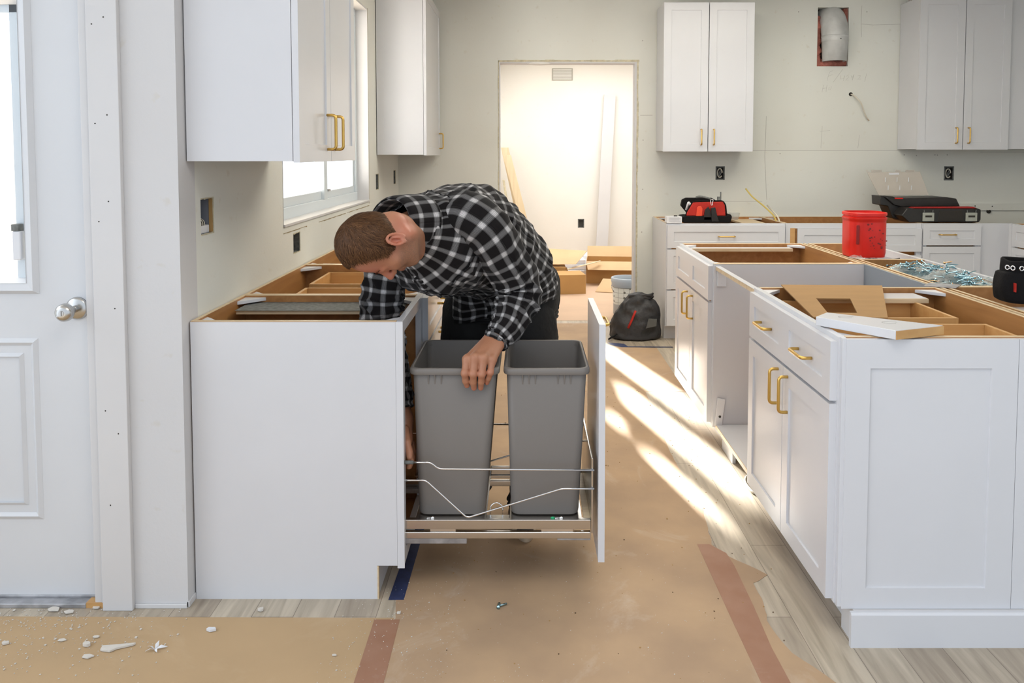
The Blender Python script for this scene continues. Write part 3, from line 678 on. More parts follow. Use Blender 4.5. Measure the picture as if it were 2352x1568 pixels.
# ------------------------------------------------------------------ bins
def rr(x0, x1, y0, y1, r, z, n=5):
    out = []
    for (cx, cy, a0) in ((x1-r, y0+r, -90), (x1-r, y1-r, 0), (x0+r, y1-r, 90), (x0+r, y0+r, 180)):
        for k in range(n+1):
            a = R(a0+90*k/n); out.append((cx+r*math.cos(a), cy+r*math.sin(a), z))
    return out
def rings(m, rs, cap0=False, cap1=False):
    n = len(rs[0]); vs = [p for r_ in rs for p in r_]; fs = []
    for i in range(len(rs)-1):
        for k in range(n): fs.append((i*n+k, i*n+(k+1) % n, (i+1)*n+(k+1) % n, (i+1)*n+k))
    if cap0: fs.append(tuple(range(n))[::-1])
    if cap1: fs.append(tuple((len(rs)-1)*n+k for k in range(n)))
    return m.add(vs, fs)
def bin_(label, x0, x1, bx0, bx1):
    y0, y1 = 2.478, 2.873; r_ = empty('waste_bin', ((x0+x1)/2, (y0+y1)/2, .2325), label, 'waste bin', 'grey pull-out waste bins')
    zt, zr = .722, .703
    m = MB(); e = .008
    bot = lambda d, z: rr(bx0+d, bx1-d, y0+.045+d, y1-.045-d, .03, z)
    top = lambda d, z: rr(x0+.010+d, x1-.010-d, y0+.010+d, y1-.010-d, .022, z)
    rings(m, [bot(.012, .2325), bot(.002, .236), bot(0, .245), top(0, zr), top(.0025, zr+.004), top(.0025, zt-.002), top(.003, zt-.004), [tuple(p) for p in bot(.003, .250)]], True, True)
    b = m.build('body', 'bin', r_, smooth=True); b.data.polygons.foreach_set('use_smooth', [True]*len(b.data.polygons))
    es = b.modifiers.new('e', 'EDGE_SPLIT'); es.split_angle = R(50)
    m = MB(); q = lambda d, z: rr(x0+d, x1-d, y0+d, y1-d, .028, z)
    rings(m, [q(.011, zr-.001), q(.0015, zr-.0015), q(0, zr+.003), q(0, zt-.005), q(.0035, zt), q(.010, zt), q(.0125, zt-.004), q(.0125, zr)])
    o = m.build('rim', 'bin', r_, smooth=True); es = o.modifiers.new('e', 'EDGE_SPLIT'); es.split_angle = R(60)
    for (cx) in (x0+.080, x1-.080):
        for k in (-1, 0, 1):
            m = MB(); xx = cx+k*.020
            f = (zr-.0)/1; m.hexa([(xx-.0017, y0+.0125, zr-.034), (xx+.0017, y0+.0125, zr-.034), (xx+.0017, y0+.016, zr-.034), (xx-.0017, y0+.016, zr-.034),
                    (xx-.0017, y0+.005, zr), (xx+.0017, y0+.005, zr), (xx+.0017, y0+.013, zr), (xx-.0017, y0+.013, zr)])
            if k == -1: mm = m
            else: mm.add(m.v, m.f)
        mm.build('rib', 'bin', r_)
    return r_
bin_('left grey waste bin in the pull-out, gripped by the hand', -.364, -.081, -.344, -.128)
bin_('right grey waste bin in the pull-out, next to the white front', -.069, .202, -.047, .172)

# ------------------------------------------------------------------ floor papers and tapes
def sheet(name, pts, z, mat, label, cat, th=.0006, wob=0):
    m = MB(); m.prism([(p[0], p[1], z) for p in pts], (0, 0, 0), (0, 0, th)); return tag(m.build(name, mat), label, cat)
def rag(a, b, n, amp):
    out = []
    for k in range(n):
        t = k/n; out.append((a[0]+(b[0]-a[0])*t+random.uniform(-amp, amp), a[1]+(b[1]-a[1])*t+random.uniform(-amp, amp)))
    return out
random.seed(11)
edge = [(.675, 3.679), (.686, 3.244), (.695, 3.101), (.665, 2.80), (.680, 2.735), (.725, 2.688), (.765, 2.645), (.800, 2.592), (.762, 2.553), (.740, 2.540), (.738, 2.42), (.722, 2.33), (.725, 2.265), (.745, 2.174), (.80, 2.08), (.86, 1.98), (.90, 1.85), (.98, 1.7), (1.0, .2)]
poly = [(-.40, .2), (-.39, 2.345), (-.405, 2.44), (-.395, 5.2), (-.35, 6.54), (.55, 6.54), (.60, 5.75), (.94, 5.70), (.94, 4.64), (.702, 4.638)]
for a, b_ in zip(edge[:-1], edge[1:]): poly += rag(a, b_, max(1, int(math.dist(a, b_)/.03)), .002)
poly.append(edge[-1])
sheet('floor_paper', poly, .0005, 'paper', 'brown kraft paper laid down the aisle with a torn right edge', 'floor paper')
sheet('floor_paper', [(-3.1, .2), (-.40, .2), (-.395, 2.345), (-3.1, 2.36)], .0002, 'paper_left', 'lighter brown kraft paper in the left foreground before the entry door', 'floor paper')
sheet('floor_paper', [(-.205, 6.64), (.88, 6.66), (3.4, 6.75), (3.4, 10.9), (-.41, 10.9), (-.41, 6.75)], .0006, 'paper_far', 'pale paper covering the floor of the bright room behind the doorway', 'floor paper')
def tape(pts, z, mat, label):
    return sheet('tape_strip', pts, z, mat, label, 'tape', .0004)
tape([(-.452, 2.335), (-.376, 2.335), (-.372, 1.95), (-.36, 1.2), (-.44, 1.2), (-.452, 1.95)], .0013, 'red_tape', 'red-brown tape strip joining the two papers at the lower left')
tape([(-.415, 2.335), (-.4125, 2.335), (-.402, 1.2), (-.4045, 1.2)], .0018, 'plaster', 'dusty seam ridge along the red-brown tape at the lower left') if False else None
tape([(.612, 2.80), (.655, 2.80), (.70, 2.735), (.706, 2.65), (.702, 2.40), (.694, 2.2), (.70, 1.95), (.76, 1.2), (.68, 1.2), (.622, 1.95), (.617, 2.3)], .0013, 'red_tape', 'red-brown tape strip along the torn right edge of the paper')
tape([(-.415, 2.935), (-.375, 2.935), (-.380, 2.441), (-.428, 2.441)], .0013, 'blue_tape', 'blue masking tape strip on the floor beside the nearest base cabinet')
tape([(.60, 5.86), (.72, 5.83), (.74, 5.745), (1.06, 5.735), (1.06, 5.715), (.69, 5.722), (.62, 5.80)], .0016, 'blue_tape', 'blue masking tape strip on the floor in front of the black bag')
tape([(.70, 6.60), (.735, 6.60), (.74, 6.30), (.71, 6.30)], .0016, 'blue_tape', 'short blue tape piece on the doorway floor beside the black bag')

# ------------------------------------------------------------------ crumbs
def flake(name, x, y, r_, h, label, mat='plaster', pts=None, seed=0, tilt=0):
    random.seed(seed+50)
    if not pts:
        n = random.randint(5, 7); a0 = random.random()*6
        pts = [(r_*random.uniform(.6, 1)*math.cos(a0+2*math.pi*k/n), r_*.62*random.uniform(.6, 1)*math.sin(a0+2*math.pi*k/n)) for k in range(n)]
    m = MB(); m.prism([(x+p[0], y+p[1], .002+abs(p[0])*tilt) for p in pts], (0, 0, 0), (0, 0, h)); return tag(m.build(name, mat, bevel=.0006, seg=1), label, 'debris')
flake('plaster_flake', -1.326, 2.23, .014, .003, 'small plaster flake left of the cluster of flakes in front of the door', seed=1)
flake('plaster_flake', -1.235, 2.245, .011, .004, 'small plaster crumb behind the cluster of flakes', seed=2)
flake('plaster_flake', -1.241, 2.205, .015, .009, 'chunky plaster lump in the middle of the cluster of flakes', seed=3)
flake('plaster_flake', -1.212, 2.155, .02, .004, 'flat oval plaster flake nearest the camera in the cluster', seed=4)
flake('plaster_flake', -1.155, 2.192, .03, .006, 'largest notched plaster chip right of the cluster of flakes', pts=[(-.035, -.012), (-.005, -.018), (.008, -.004), (.045, .012), (.05, .02), (.0, .012), (-.038, .006)])
flake('plaster_flake', -1.477, 2.214, .013, .006, 'plaster lump at the left photo edge', seed=6)
flake('plaster_flake', -1.44, 2.385, .026, .004, 'flat plaster flake just in front of the door threshold', seed=16)
flake('plaster_flake', -1.385, 2.372, .02, .004, 'rounded plaster flake beside the flat one at the threshold', seed=17)
flake('plaster_flake', -1.315, 2.395, .014, .004, 'small plaster flake before the foot of the door casing', seed=18)
flake('plaster_flake', -.918, 2.278, .018, .008, 'white plaster curl on the paper before the nearest base cabinet', mat='white_plastic', seed=7)
flake('plaster_flake', -.806, 2.381, .013, .008, 'round white plaster pebble on the bare floor before the nearest cabinet', seed=8)
flake('plaster_flake', -.384, 2.365, .009, .006, 'plaster pebble near the top of the left red-brown tape', seed=9)
flake('plaster_flake', -.53, 2.16, .008, .004, 'tiny plaster pebble left of the red-brown tape', seed=10)
m = MB()
for ang, l_, w_ in ((0.4, .034, .008), (1.5, .03, .01), (2.6, .03, .007), (3.7, .026, .008), (5.3, .024, .007)):
    c, s_ = math.cos(ang), math.sin(ang)
    m.prism([(-1.04, 2.187, .003), (-1.04+l_*.5*c-w_*s_*.5, 2.187+l_*.4*s_+w_*c*.5, .010), (-1.04+l_*c, 2.187+l_*s_*.8, .004+.010*(ang == 1.5)), (-1.04+l_*.5*c+w_*s_*.5, 2.187+l_*.4*s_-w_*c*.5, .006)], (0, 0, 0), (0, 0, .0012))
tag(m.build('torn_sticker', 'white_plastic'), 'crumpled white star-shaped paper scrap on the left foreground paper', 'paper scrap')
sb = empty('hinge_screw', (-.074, 2.405, .001), 'small zinc bolt lying on the paper below the pulled-out bins', 'bolt')
m = MB(); m.tube([(-.082, 2.40, .006), (-.058, 2.412, .006)], .003, 10); m.build('shank', 'zinc', sb, smooth=True)
m = MB(); m.tube([(-.0835, 2.388, .006), (-.0805, 2.408, .008)], .0055, 8); m.build('head', 'zinc', sb, smooth=True)
def crumbs(name, n, area_, smin, smax, mat, label, seed=1, z=.0015, weight=None):
    rnd = random.Random(seed); m = MB()
    for k in range(n):
        while True:
            x, y = rnd.uniform(area_[0], area_[1]), rnd.uniform(area_[2], area_[3])
            if weight is None or rnd.random() < weight(x, y): break
        s = rnd.uniform(smin, smax)*(1 if rnd.random() < .9 else 1.6); a = rnd.random()*6
        pts = [(x+s*rnd.uniform(.5, 1)*math.cos(a+q*1.57), y+s*rnd.uniform(.5, 1)*math.sin(a+q*1.57)) for q in range(4)]
        m.prism([(p[0], p[1], z) for p in pts], (0, 0, 0), (0, 0, s*.5))
    return tag(m.build(name, mat), label, 'debris', kind='stuff')
M['saw'] = pmat('wood_chip', (.40, .24, .09), .9); M['dirt'] = pmat('brown_dirt', (.12, .07, .035), .9)
crumbs('plaster_crumbs', 420, (-1.6, -1.0, 2.02, 2.39), .001, .0035, 'plaster', 'white plaster crumbs scattered before the entry door', 1, weight=lambda x, y: .15+.85*max(0, min(1, (-1.05-x)/.45))*max(0, min(1, (y-2.05)/.3)))
crumbs('plaster_dust_specks', 320, (-.56, -.2, 1.95, 2.55), .0006, .0022, 'plaster', 'white plaster specks round the left tape and the blue tape', 2, z=.0018)
crumbs('plaster_dust_specks', 200, (-.3, .6, 1.9, 2.8), .0006, .0018, 'plaster', 'white specks over the middle of the aisle paper', 3, z=.0012)
crumbs('wood_chips', 130, (-.35, .7, 2.0, 4.8), .001, .0036, 'saw', 'wood chips sprinkled over the aisle paper', 4, z=.0012)
crumbs('dirt_specks', 90, (-.3, .8, 2.0, 5.2), .001, .004, 'dirt', 'dark brown specks over the aisle paper', 5, z=.0012)
crumbs('wood_chips', 50, (.68, .87, 2.4, 4.4), .001, .004, 'saw', 'wood chips on the bare planks beside the island', 6, z=.0005)

# ------------------------------------------------------------------ wall boxes, wires, duct
def outlet_left(y0, y1, z0, z1, label, wires_=False):
    r_ = empty('junction_box', (XW-.03, (y0+y1)/2, z0), label, 'junction box', None)
    m = MB(); d = .055; t = .002
    m.box(XW-d, XW-d+t, y0, y1, z0, z1); m.box(XW-d, XW-.003, y0+.0005, y0+t, z0, z1); m.box(XW-d, XW-.003, y1-t, y1-.0005, z0, z1); m.box(XW-d, XW-.003, y0+t, y1-t, z0+.0005, z0+t); m.box(XW-d, XW-.003, y0+t, y1-t, z1-t, z1-.0005)
    m.build('box', pmat('blue_grey_box', (.20, .21, .24), .5) if wires_ else 'lead', r_)
    random.seed(int(y0*100)); m = MB()
    n = 14
    for k in range(n):
        f = k/n; h = random.uniform(.001, .006)
        m.box(XW-.002, XW+.0012, y0+(y1-y0)*f, y0+(y1-y0)*(f+1/n), z1-h, z1+.001); m.box(XW-.002, XW+.0012, y0+(y1-y0)*f, y0+(y1-y0)*(f+1/n), z0-.001, z0+h*.9)
        m.box(XW-.002, XW+.0012, y1-h*.4, y1+.0005, z0+(z1-z0)*f, z0+(z1-z0)*(f+1/n))
    m.build('torn_edge', 'gypsum', r_)
    if wires_:
        for k, (mt, q) in enumerate((('wire_white', 0), ('wire_black', .008), ('wire_white', .016), ('wire_black', .024), ('wire_white', .03))):
            m = MB(); m.tube(arc_path([(XW-.045, y0+.002, z1-.03-q*.4), (XW-.03, y0+.015+q*.5, z0+.06), (XW-.010, y0+.03+q, z0+.04), (XW-.02, y0+.028+q, z0+.004)], .02), .0026, 8); m.build('wire', mt, r_, smooth=True)
        m = MB(); m.box(XW-.03, XW-.01, y0+.008, y1-.012, z0+.002, z0+.028); m.build('terminal', 'white_plastic', r_, bevel=.003)
        MB().box(XW-.014, XW-.002, y1-.0045, y1-.0022, z0+.002, z1-.002).build('stud', 'saw', r_)
outlet_left(*OUTL[0], 'open wall box full of wires left below the large wall cabinet', True)
outlet_left(*OUTL[1], 'small empty wall box just above the base cabinets under the window')
outlet_left(*OUTL[2], 'narrow wall box right of the kitchen window, nearer of the two')
outlet_left(*OUTL[3], 'narrow wall box in the far left corner, farther of the two')
def outlet_back(h, label, ylo=YB, loops=True):
    x0, x1, z0, z1 = h; r_ = empty('junction_box', ((x0+x1)/2, ylo+.03, z0), label, 'junction box')
    m = MB(); d = .05; t = .002
    m.box(x0, x1, ylo+d-t, ylo+d, z0, z1); m.box(x0-t, x0, ylo+.003, ylo+d, z0, z1); m.box(x1, x1+t, ylo+.003, ylo+d, z0, z1); m.box(x0, x1, ylo+.003, ylo+d, z0-t, z0); m.box(x0, x1, ylo+.003, ylo+d, z1, z1+t)
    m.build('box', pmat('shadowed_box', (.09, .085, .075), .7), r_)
    m = MB(); m.box(x0-.003, x0+.007, ylo-.002, ylo, z0-.002, z1+.002); m.box(x1-.008, x1+.003, ylo-.002, ylo, z0-.002, z1+.002); m.box(x0, x1, ylo-.002, ylo, z1-.007, z1+.003); m.box(x0, x1, ylo-.002, ylo, z0-.003, z0+.006)
    m.build('metal_edge', 'lead', r_, bevel=.001)
    if loops:
        cx, cz = (x0+x1)/2, (z0+z1)/2
        for k, (mt, a, b_) in enumerate((('wire_white', .020, .036), ('lead', .013, .026), ('wire_black', .024, .028))):
            pts = [(cx+a*math.cos(t_)+.004*k, ylo+.012+.004*k, cz+b_*math.sin(t_+k)) for t_ in [q*.35 for q in range(17)]]
            MB().tube(pts, .0048, 8).build('wire', mt, r_, smooth=True)
outlet_back(OUTB[0], 'open electrical box with a white cable loop under the wall cabinet next to the doorway')
outlet_back(OUTB[1], 'open electrical box with tangled wires to the right above the tool box')
outlet_back((.715, .795, .385, .50), 'open electrical box low on the far room wall', 10.92, False)
# vent grille on the far wall
v = empty('wall_vent', (.496, 10.91, 2.37), 'white return vent high on the far room wall', 'vent')
m = MB(); m.box(.356, .636, 10.912, 10.93, 2.37, 2.535); m.build('frame', 'lead' if False else pmat('vent_shadow', (.42, .41, .36), .7), v)
m = MB()
for k in range(9): m.box(.372, .62, 10.905, 10.913, 2.386+k*.0158, 2.394+k*.0158)
m.build('slats', 'ceiling', v)
# duct in the back wall
M['duct_in'] = M['duct']
dk = empty('exhaust_duct', (2.5, YB+.02, 2.12), 'grey sheet metal duct elbow hanging out of the hole high on the back wall', 'duct')
m = MB()
path = [(2.486, YB+.20, 2.50), (2.486, YB+.10, 2.505), (2.486, YB+.03, 2.47), (2.487, YB-.008, 2.405), (2.488, YB-.02, 2.34), (2.488, YB-.02, 2.29)]
m.tube(arc_path(path, .05, 6), .103, 36, caps=False); m.build('elbow', 'duct', dk, smooth=True)
m = MB(); m.lathe([(.1045, 0), (.1045, -.012), (.102, -.016), (.094, -.20), (.085, -.205), (.093, -.19), (.1, -.01)], (2.488, YB-.02, 2.335), 36); m.build('collar', 'duct', dk, smooth=True)
m = MB()
for x, z in ((2.46, 2.44), (2.50, 2.425), (2.497, 2.30)): m.sphere((x, YB-.112-(.012 if z < 2.31 else -.045), z), .006, 10, 1, .5, 1)
m.build('screw', 'lead', dk, smooth=True)
m = MB(); random.seed(4)
pts = []
for k in range(40):
    t_ = k/39
    if t_ < .6: p = (2.362, YB+.05, 2.50-t_/.6*.36)
    else: p = (2.362+(t_-.6)/.4*.23, YB+.05, 2.118)
    pts.append((p[0]+random.uniform(-.006, .006), p[1]+random.uniform(-.008, .008), p[2]+random.uniform(-.006, .006)))
m.tube(pts, [.036+random.uniform(-.006, .006) for _ in pts], 10); m.tube([(2.60, YB+.05, 2.56), (2.60, YB+.05, 2.2)], .03, 8)
tag(m.build('insulation', 'insulation', smooth=True), 'pink insulation showing round the duct in the wall hole', 'insulation')
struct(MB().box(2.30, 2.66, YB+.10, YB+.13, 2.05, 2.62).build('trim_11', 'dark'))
# cable stub from back wall
cb = empty('wall_cable', (2.66, YB-.02, 1.65), 'white cable poking out of the back wall below the duct', 'cable')
MB().tube(arc_path([(2.634, YB+.01, 1.872), (2.65, YB-.03, 1.86), (2.70, YB-.05, 1.80), (2.735, YB-.03, 1.72), (2.765, YB-.03, 1.665)], .03), .0055, 10).build('sheath', 'wire_white', cb, smooth=True)
MB().tube([(2.765, YB-.03, 1.665), (2.775, YB-.032, 1.655)], .003, 6).build('copper_end', 'bronze', cb, smooth=True)
m = MB(); m.lathe([(.008, -.001), (.016, -.002), (.016, 0)], (2.634, YB, 1.870), 14, 'y'); m.build('hole_edge', 'dark', cb)
m = MB(); m.tube(arc_path([(1.905, 6.05, .70), (1.92, 6.15, .90), (1.87, 6.3, .98), (1.80, 6.40, 1.05), (1.765, 6.45, 1.11)], .06), .006, 10); tag(m.build('yellow_cable', 'wire_yellow', smooth=True), 'long yellow cable curling up from the back base cabinets', 'cable')
m = MB(); m.tube(arc_path([(1.93, 6.05, .72), (1.93, 6.1, .90), (1.895, 6.3, .985)], .06), .006, 10); tag(m.build('yellow_cable', 'wire_white', smooth=True), 'short pale cable standing beside the long yellow cable', 'cable')
m = MB(); m.tube(arc_path([(.99, 3.2, .006), (.93, 3.22, .006), (.925, 3.34, .006), (.965, 3.42, .006), (1.1, 3.44, .006)], .05), .005, 10); tag(m.build('floor_cable', 'wire_white', smooth=True), 'white cable loop on the floor under the open island bay', 'cable')

# ------------------------------------------------------------------ far room things
def leaning(name, x0, x1, y, z, w_, th, label, mat='drawer_wood', dy=0):
    m = MB(); m.hexa([(x1, y, .001), (x1+w_, y, .001), (x1+w_, y+th, .001), (x1, y+th, .001), (x0, y+dy, z), (x0+w_, y+dy, z), (x0+w_, y+dy+th, z), (x0, y+dy+th, z)])
    return tag(m.build(name, mat, bevel=.001), label, 'board')
M['pale_board'] = wood_mat('pale_board', (.78, .66, .46), (.68, .54, .35), 2)
leaning('leaning_board', -.29, .06, 10.5, 1.37, .10, .02, 'front pale board leaning on the left wall of the far room', 'pale_board')
leaning('leaning_board', -.325, .0, 10.62, 1.47, .10, .02, 'taller pale board leaning behind the front one in the far room', 'pale_board')
leaning('leaning_board', -.30, -.14, 10.42, 1.05, .03, .02, 'narrow darker board leaning in front of the two pale boards in the far room', 'gypsum')
leaning('leaning_plank', 1.055, .93, 10.66, 2.18, .155, .02, 'tall white plank leaning on the far room wall', 'trim_paint', dy=.20)
MB()
def carton(label, c, sx, sy, sz, rz, flaps=True, mat='box_card', open_=True, tilt=0):
    r_ = empty('cardboard_box', c, label, 'cardboard box'); WLc = WL[r_.name].copy(); r_.location = (0, 0, 0); WL[r_.name] = Vector((0, 0, 0))
    m = MB(); t = .004
    m.box(-sx/2, sx/2, -sy/2, -sy/2+t, 0, sz); m.box(-sx/2, sx/2, sy/2-t, sy/2, 0, sz); m.box(-sx/2, -sx/2+t, -sy/2+t, sy/2-t, 0, sz); m.box(sx/2-t, sx/2, -sy/2+t, sy/2-t, 0, sz); m.box(-sx/2+t, sx/2-t, -sy/2+t, sy/2-t, 0, t)
    if not open_: m.box(-sx/2+t, sx/2-t, -sy/2+t, sy/2-t, sz-t, sz)
    m.build('body', mat, r_)
    if flaps:
        f = sy*.42
        m = MB(); m.hexa([(-sx/2, -sy/2, sz), (sx/2, -sy/2, sz), (sx/2, -sy/2+t, sz), (-sx/2, -sy/2+t, sz), (-sx/2+.02, -sy/2-f*.8, sz-f*.42), (sx/2-.02, -sy/2-f*.8, sz-f*.42), (sx/2-.02, -sy/2-f*.8+t, sz-f*.42+t), (-sx/2+.02, -sy/2-f*.8+t, sz-f*.42+t)]); m.build('flap', 'cardboard_light', r_)
        m = MB(); m.hexa([(-sx/2, sy/2-t, sz), (sx/2, sy/2-t, sz), (sx/2, sy/2, sz), (-sx/2, sy/2, sz), (-sx/2, sy/2+f*.5, sz+f*.6), (sx/2, sy/2+f*.5, sz+f*.6), (sx/2, sy/2+f*.5+t, sz+f*.6), (-sx/2, sy/2+f*.5+t, sz+f*.6)]); m.build('flap', 'cardboard_light', r_)
    r_.location = WLc; r_.rotation_euler = (tilt, 0, rz); WL[r_.name] = WLc
    return r_
carton('closed cardboard box on the far room floor beside the hip of the man', (.36, 8.05, .001), .44, .30, .19, R(8), False, open_=False)
b_ = carton('big cardboard box with a folded flap and small white label near the bucket', (1.02, 8.75, .001), .70, .42, .24, R(-6), True)
MB().box(.2, .25, -.2125, -.2105, .14, .17).build('label', 'white_plastic', b_) if False else None
m = MB(); m.hexa([(.70, 8.02, .004), (1.15, 7.9, .004), (1.17, 8.12, .10), (.80, 8.25, .10), (.70, 8.02, .008), (1.15, 7.9, .008), (1.17, 8.12, .104), (.80, 8.25, .104)])
tag(m.build('cardboard_flap', 'cardboard_light'), 'loose cardboard piece behind the white bucket', 'cardboard sheet')
for k in range(5):
    m = MB(); z = .19+.002+k*.045; a = .02*k
    x0, x1 = .16, .45+(.02 if k % 2 else 0)
    m.box(x0, x1-.03*k*.3, 8.32-a, 8.60-a, z-.19*(1), z-.19+.041)
    o = tag(m.build('flat_carton', 'box_card', bevel=.002), ['lowest flat carton in the stack behind the hip', 'second flat carton from the bottom behind the hip', 'middle flat carton in the stack behind the hip', 'second flat carton from the top behind the hip', 'topmost flat carton in the stack behind the hip'][k], 'carton')
m = MB(); m.hexa([(.10, 8.3, .24), (.52, 8.25, .25), (.66, 8.6, .345), (.20, 8.7, .36), (.10, 8.3, .244), (.52, 8.25, .254), (.66, 8.6, .349), (.20, 8.7, .364)])
tag(m.build('cardboard_flap', 'cardboard_light'), 'pale open cardboard flap tilted up on top of the carton stack', 'cardboard sheet')
m = MB(); m.hexa([(.44, 8.2, .20), (.80, 8.48, .25), (.79, 8.51, .25), (.42, 8.24, .20), (.44, 8.2, .206), (.80, 8.48, .256), (.79, 8.51, .256), (.42, 8.24, .206)])
tag(m.build('thin_strip', 'pale_board'), 'thin wooden strip lying across the boxes in the far room', 'strip')
random.seed(8)
for k, (x, y, z, sx, sy, sz, a) in enumerate(((.56, 9.32, .0, .42, .55, .07, .1), (.60, 9.34, .07, .36, .5, .06, -.15), (.54, 9.28, .13, .28, .3, .05, .05), (1.1, 10.0, .0, .95, .5, .08, .03), (1.12, 10.1, .08, .8, .4, .05, -.03))):
    m = MB(); c_, s_ = math.cos(a), math.sin(a); Tm = lambda v, x=x, y=y, z=z, c_=c_, s_=s_: Vector((x+v[0]*c_-v[1]*s_, y+v[0]*s_+v[1]*c_, z+.001+v[2]))
    m.T = Tm; m.box(-sx/2, sx/2, -sy/2, sy/2, 0, sz-.002)
    tag(m.build('white_package', 'white_plastic', bevel=.006), ['lowest white package behind the closed cardboard box', 'middle white package behind the closed cardboard box', 'topmost white package behind the closed cardboard box', 'long white package along the far room wall', 'upper long white package along the far room wall'][k], 'package')
# white patterned bucket
bk = empty('paint_bucket', (.875, 6.86, 0), 'white paint bucket with a pale blue rim inside the doorway', 'bucket')
M['label'] = None
def label_mat():
    m, N, L, b = new_mat('printed_bucket'); tc = N.new('ShaderNodeTexCoord'); b.inputs['Roughness'].default_value = .4
    br = N.new('ShaderNodeTexBrick'); br.inputs['Scale'].default_value = 1; br.inputs['Brick Width'].default_value = .045; br.inputs['Row Height'].default_value = .042; br.offset = 0
    br.inputs['Mortar Size'].default_value = .0016; br.inputs['Color1'].default_value = (.75, .74, .70, 1); br.inputs['Color2'].default_value = (.72, .71, .66, 1); br.inputs['Mortar'].default_value = (.32, .31, .28, 1)
    mp = N.new('ShaderNodeMapping'); mp.inputs['Rotation'].default_value = (math.pi/2, 0, 0); L.new(tc.outputs['Object'], mp.inputs[0]); L.new(mp.outputs[0], br.inputs[0])
    n = N.new('ShaderNodeTexVoronoi'); n.inputs['Scale'].default_value = 24; n.inputs['Randomness'].default_value = .25; L.new(tc.outputs['Object'], n.inputs[0])
    mr = N.new('ShaderNodeMapRange'); mr.inputs[1].default_value = .22; mr.inputs[2].default_value = .27; mr.inputs[3].default_value = 1; mr.inputs[4].default_value = 0; L.new(n.outputs[0], mr.inputs[0])
    mx = N.new('ShaderNodeMix'); mx.data_type = 'RGBA'; L.new(mr.outputs[0], mx.inputs[0]); L.new(br.outputs[0], mx.inputs[6]); mx.inputs[7].default_value = (.16, .15, .12, 1); L.new(mx.outputs[2], b.inputs['Base Color'])
    return m
m = MB(); m.lathe([(.0, .002), (.112, .002), (.116, .01), (.130, .27)], (.875, 6.86, 0), 40); m.build('pail', label_mat(), bk, smooth=True)
m = MB(); m.lathe([(.129, .255), (.136, .26), (.137, .29), (.141, .30), (.141, .328), (.136, .333), (.126, .333), (.122, .30), (.121, .02), (0, .02)], (.875, 6.86, 0), 40); m.build('rim', pmat('pale_blue_plastic', (.50, .58, .68), .4), bk, smooth=True)
m = MB(); m.tube([(.875-.141*math.cos(t_), 6.86-.03-.10*math.sin(t_)*.2, .27-.12*math.sin(t_)) for t_ in [q*math.pi/14 for q in range(15)]], .003, 8); m.build('handle', 'steel', bk, smooth=True)

# ------------------------------------------------------------------ black bag on the floor
def noisy(o, amp, scale, seed=0, axis=None):
    for v in o.data.vertices:
        p = v.co*scale+Vector((seed, seed*.7, -seed)); n = noise.noise(p)+.5*noise.noise(p*2.1)
        v.co += v.normal*n*amp
def blob(name, mat, parent, c, rad, prof, n=40, m_=24, amp=.01, sc_=12, seed=1):
    """closed cloth-like volume; prof(theta_z 0..1, angle) -> radius multipliers"""
    vs = []; fs = []
    for i in range(m_+1):
        t_ = i/m_
        for k in range(n):
            a = 2*math.pi*k/n; x, y, z = prof(t_, a); vs.append((c[0]+x*rad[0], c[1]+y*rad[1], c[2]+z*rad[2]))
    for i in range(m_):
        for k in range(n): fs.append((i*n+k, i*n+(k+1) % n, (i+1)*n+(k+1) % n, (i+1)*n+k))
    fs.append(tuple(range(n))[::-1]); fs.append(tuple(m_*n+k for k in range(n)))
    m = MB(); m.add(vs, fs); o = m.build(name, mat, parent, smooth=True, sub=1); o.data.update(); noisy(o, amp, sc_, seed)
    zmin = min(v.co.z for v in o.data.vertices)
    for v in o.data.vertices: v.co.z = max(v.co.z, 0)
    return o
bg = empty('duffel_bag', (.86, 6.03, 0), 'slumped black cloth bag leaning on the side of the back base cabinet', 'bag')
def bagprof(t_, a):
    s = max(0, 1-t_**2.1)**.5 if t_ < 1 else 0
    s = .93*s+.07*(1 if t_ < .96 else .5)+.04*math.sin(9*a+4*t_)*(t_*.9)
    return (s*math.cos(a)+t_*.22, s*math.sin(a), t_)
M['bag_cloth'] = pmat('black_grey_nylon', (.030, .030, .033), .55, var=.3, vscale=7, bump=.4, bscale=40)
blob('body', 'bag_cloth', bg, (.822, 6.03, 0), (.195, .13, .345), bagprof, amp=.022, sc_=14, seed=2)
m = MB(); 
for k in range(5): m.tube([(.87+.09*math.cos(q*.5+k), 6.01+.04*math.sin(q*.5+k), .318+.006*k-.008*abs(q-4)) for q in range(8)], .012-.001*k, 8)
m.build('drawstring_top', 'bag_cloth', bg, smooth=True)
m = MB(); m.tube(arc_path([(.76, 5.905, .10), (.79, 5.90, .17), (.815, 5.905, .23)], .05), .005, 8, flat=2); m.build('red_piping', 'red_fabric', bg, smooth=True)
m = MB(); m.tube(arc_path([(.68, 5.93, .05), (.63, 5.90, .025), (.615, 5.93, .01), (.65, 5.97, .02)], .02), .006, 8); m.build('strap_loop', 'black_fabric', bg, smooth=True)
m = MB(); m.prism([(.89, 5.893, .10), (.97, 5.905, .115), (.975, 5.915, .165), (.91, 5.902, .17)], (0, -.004, 0), (0, .01, 0)); m.build('grey_patch', pmat('grey_patch', (.09, .09, .085), .7), bg, bevel=.002)
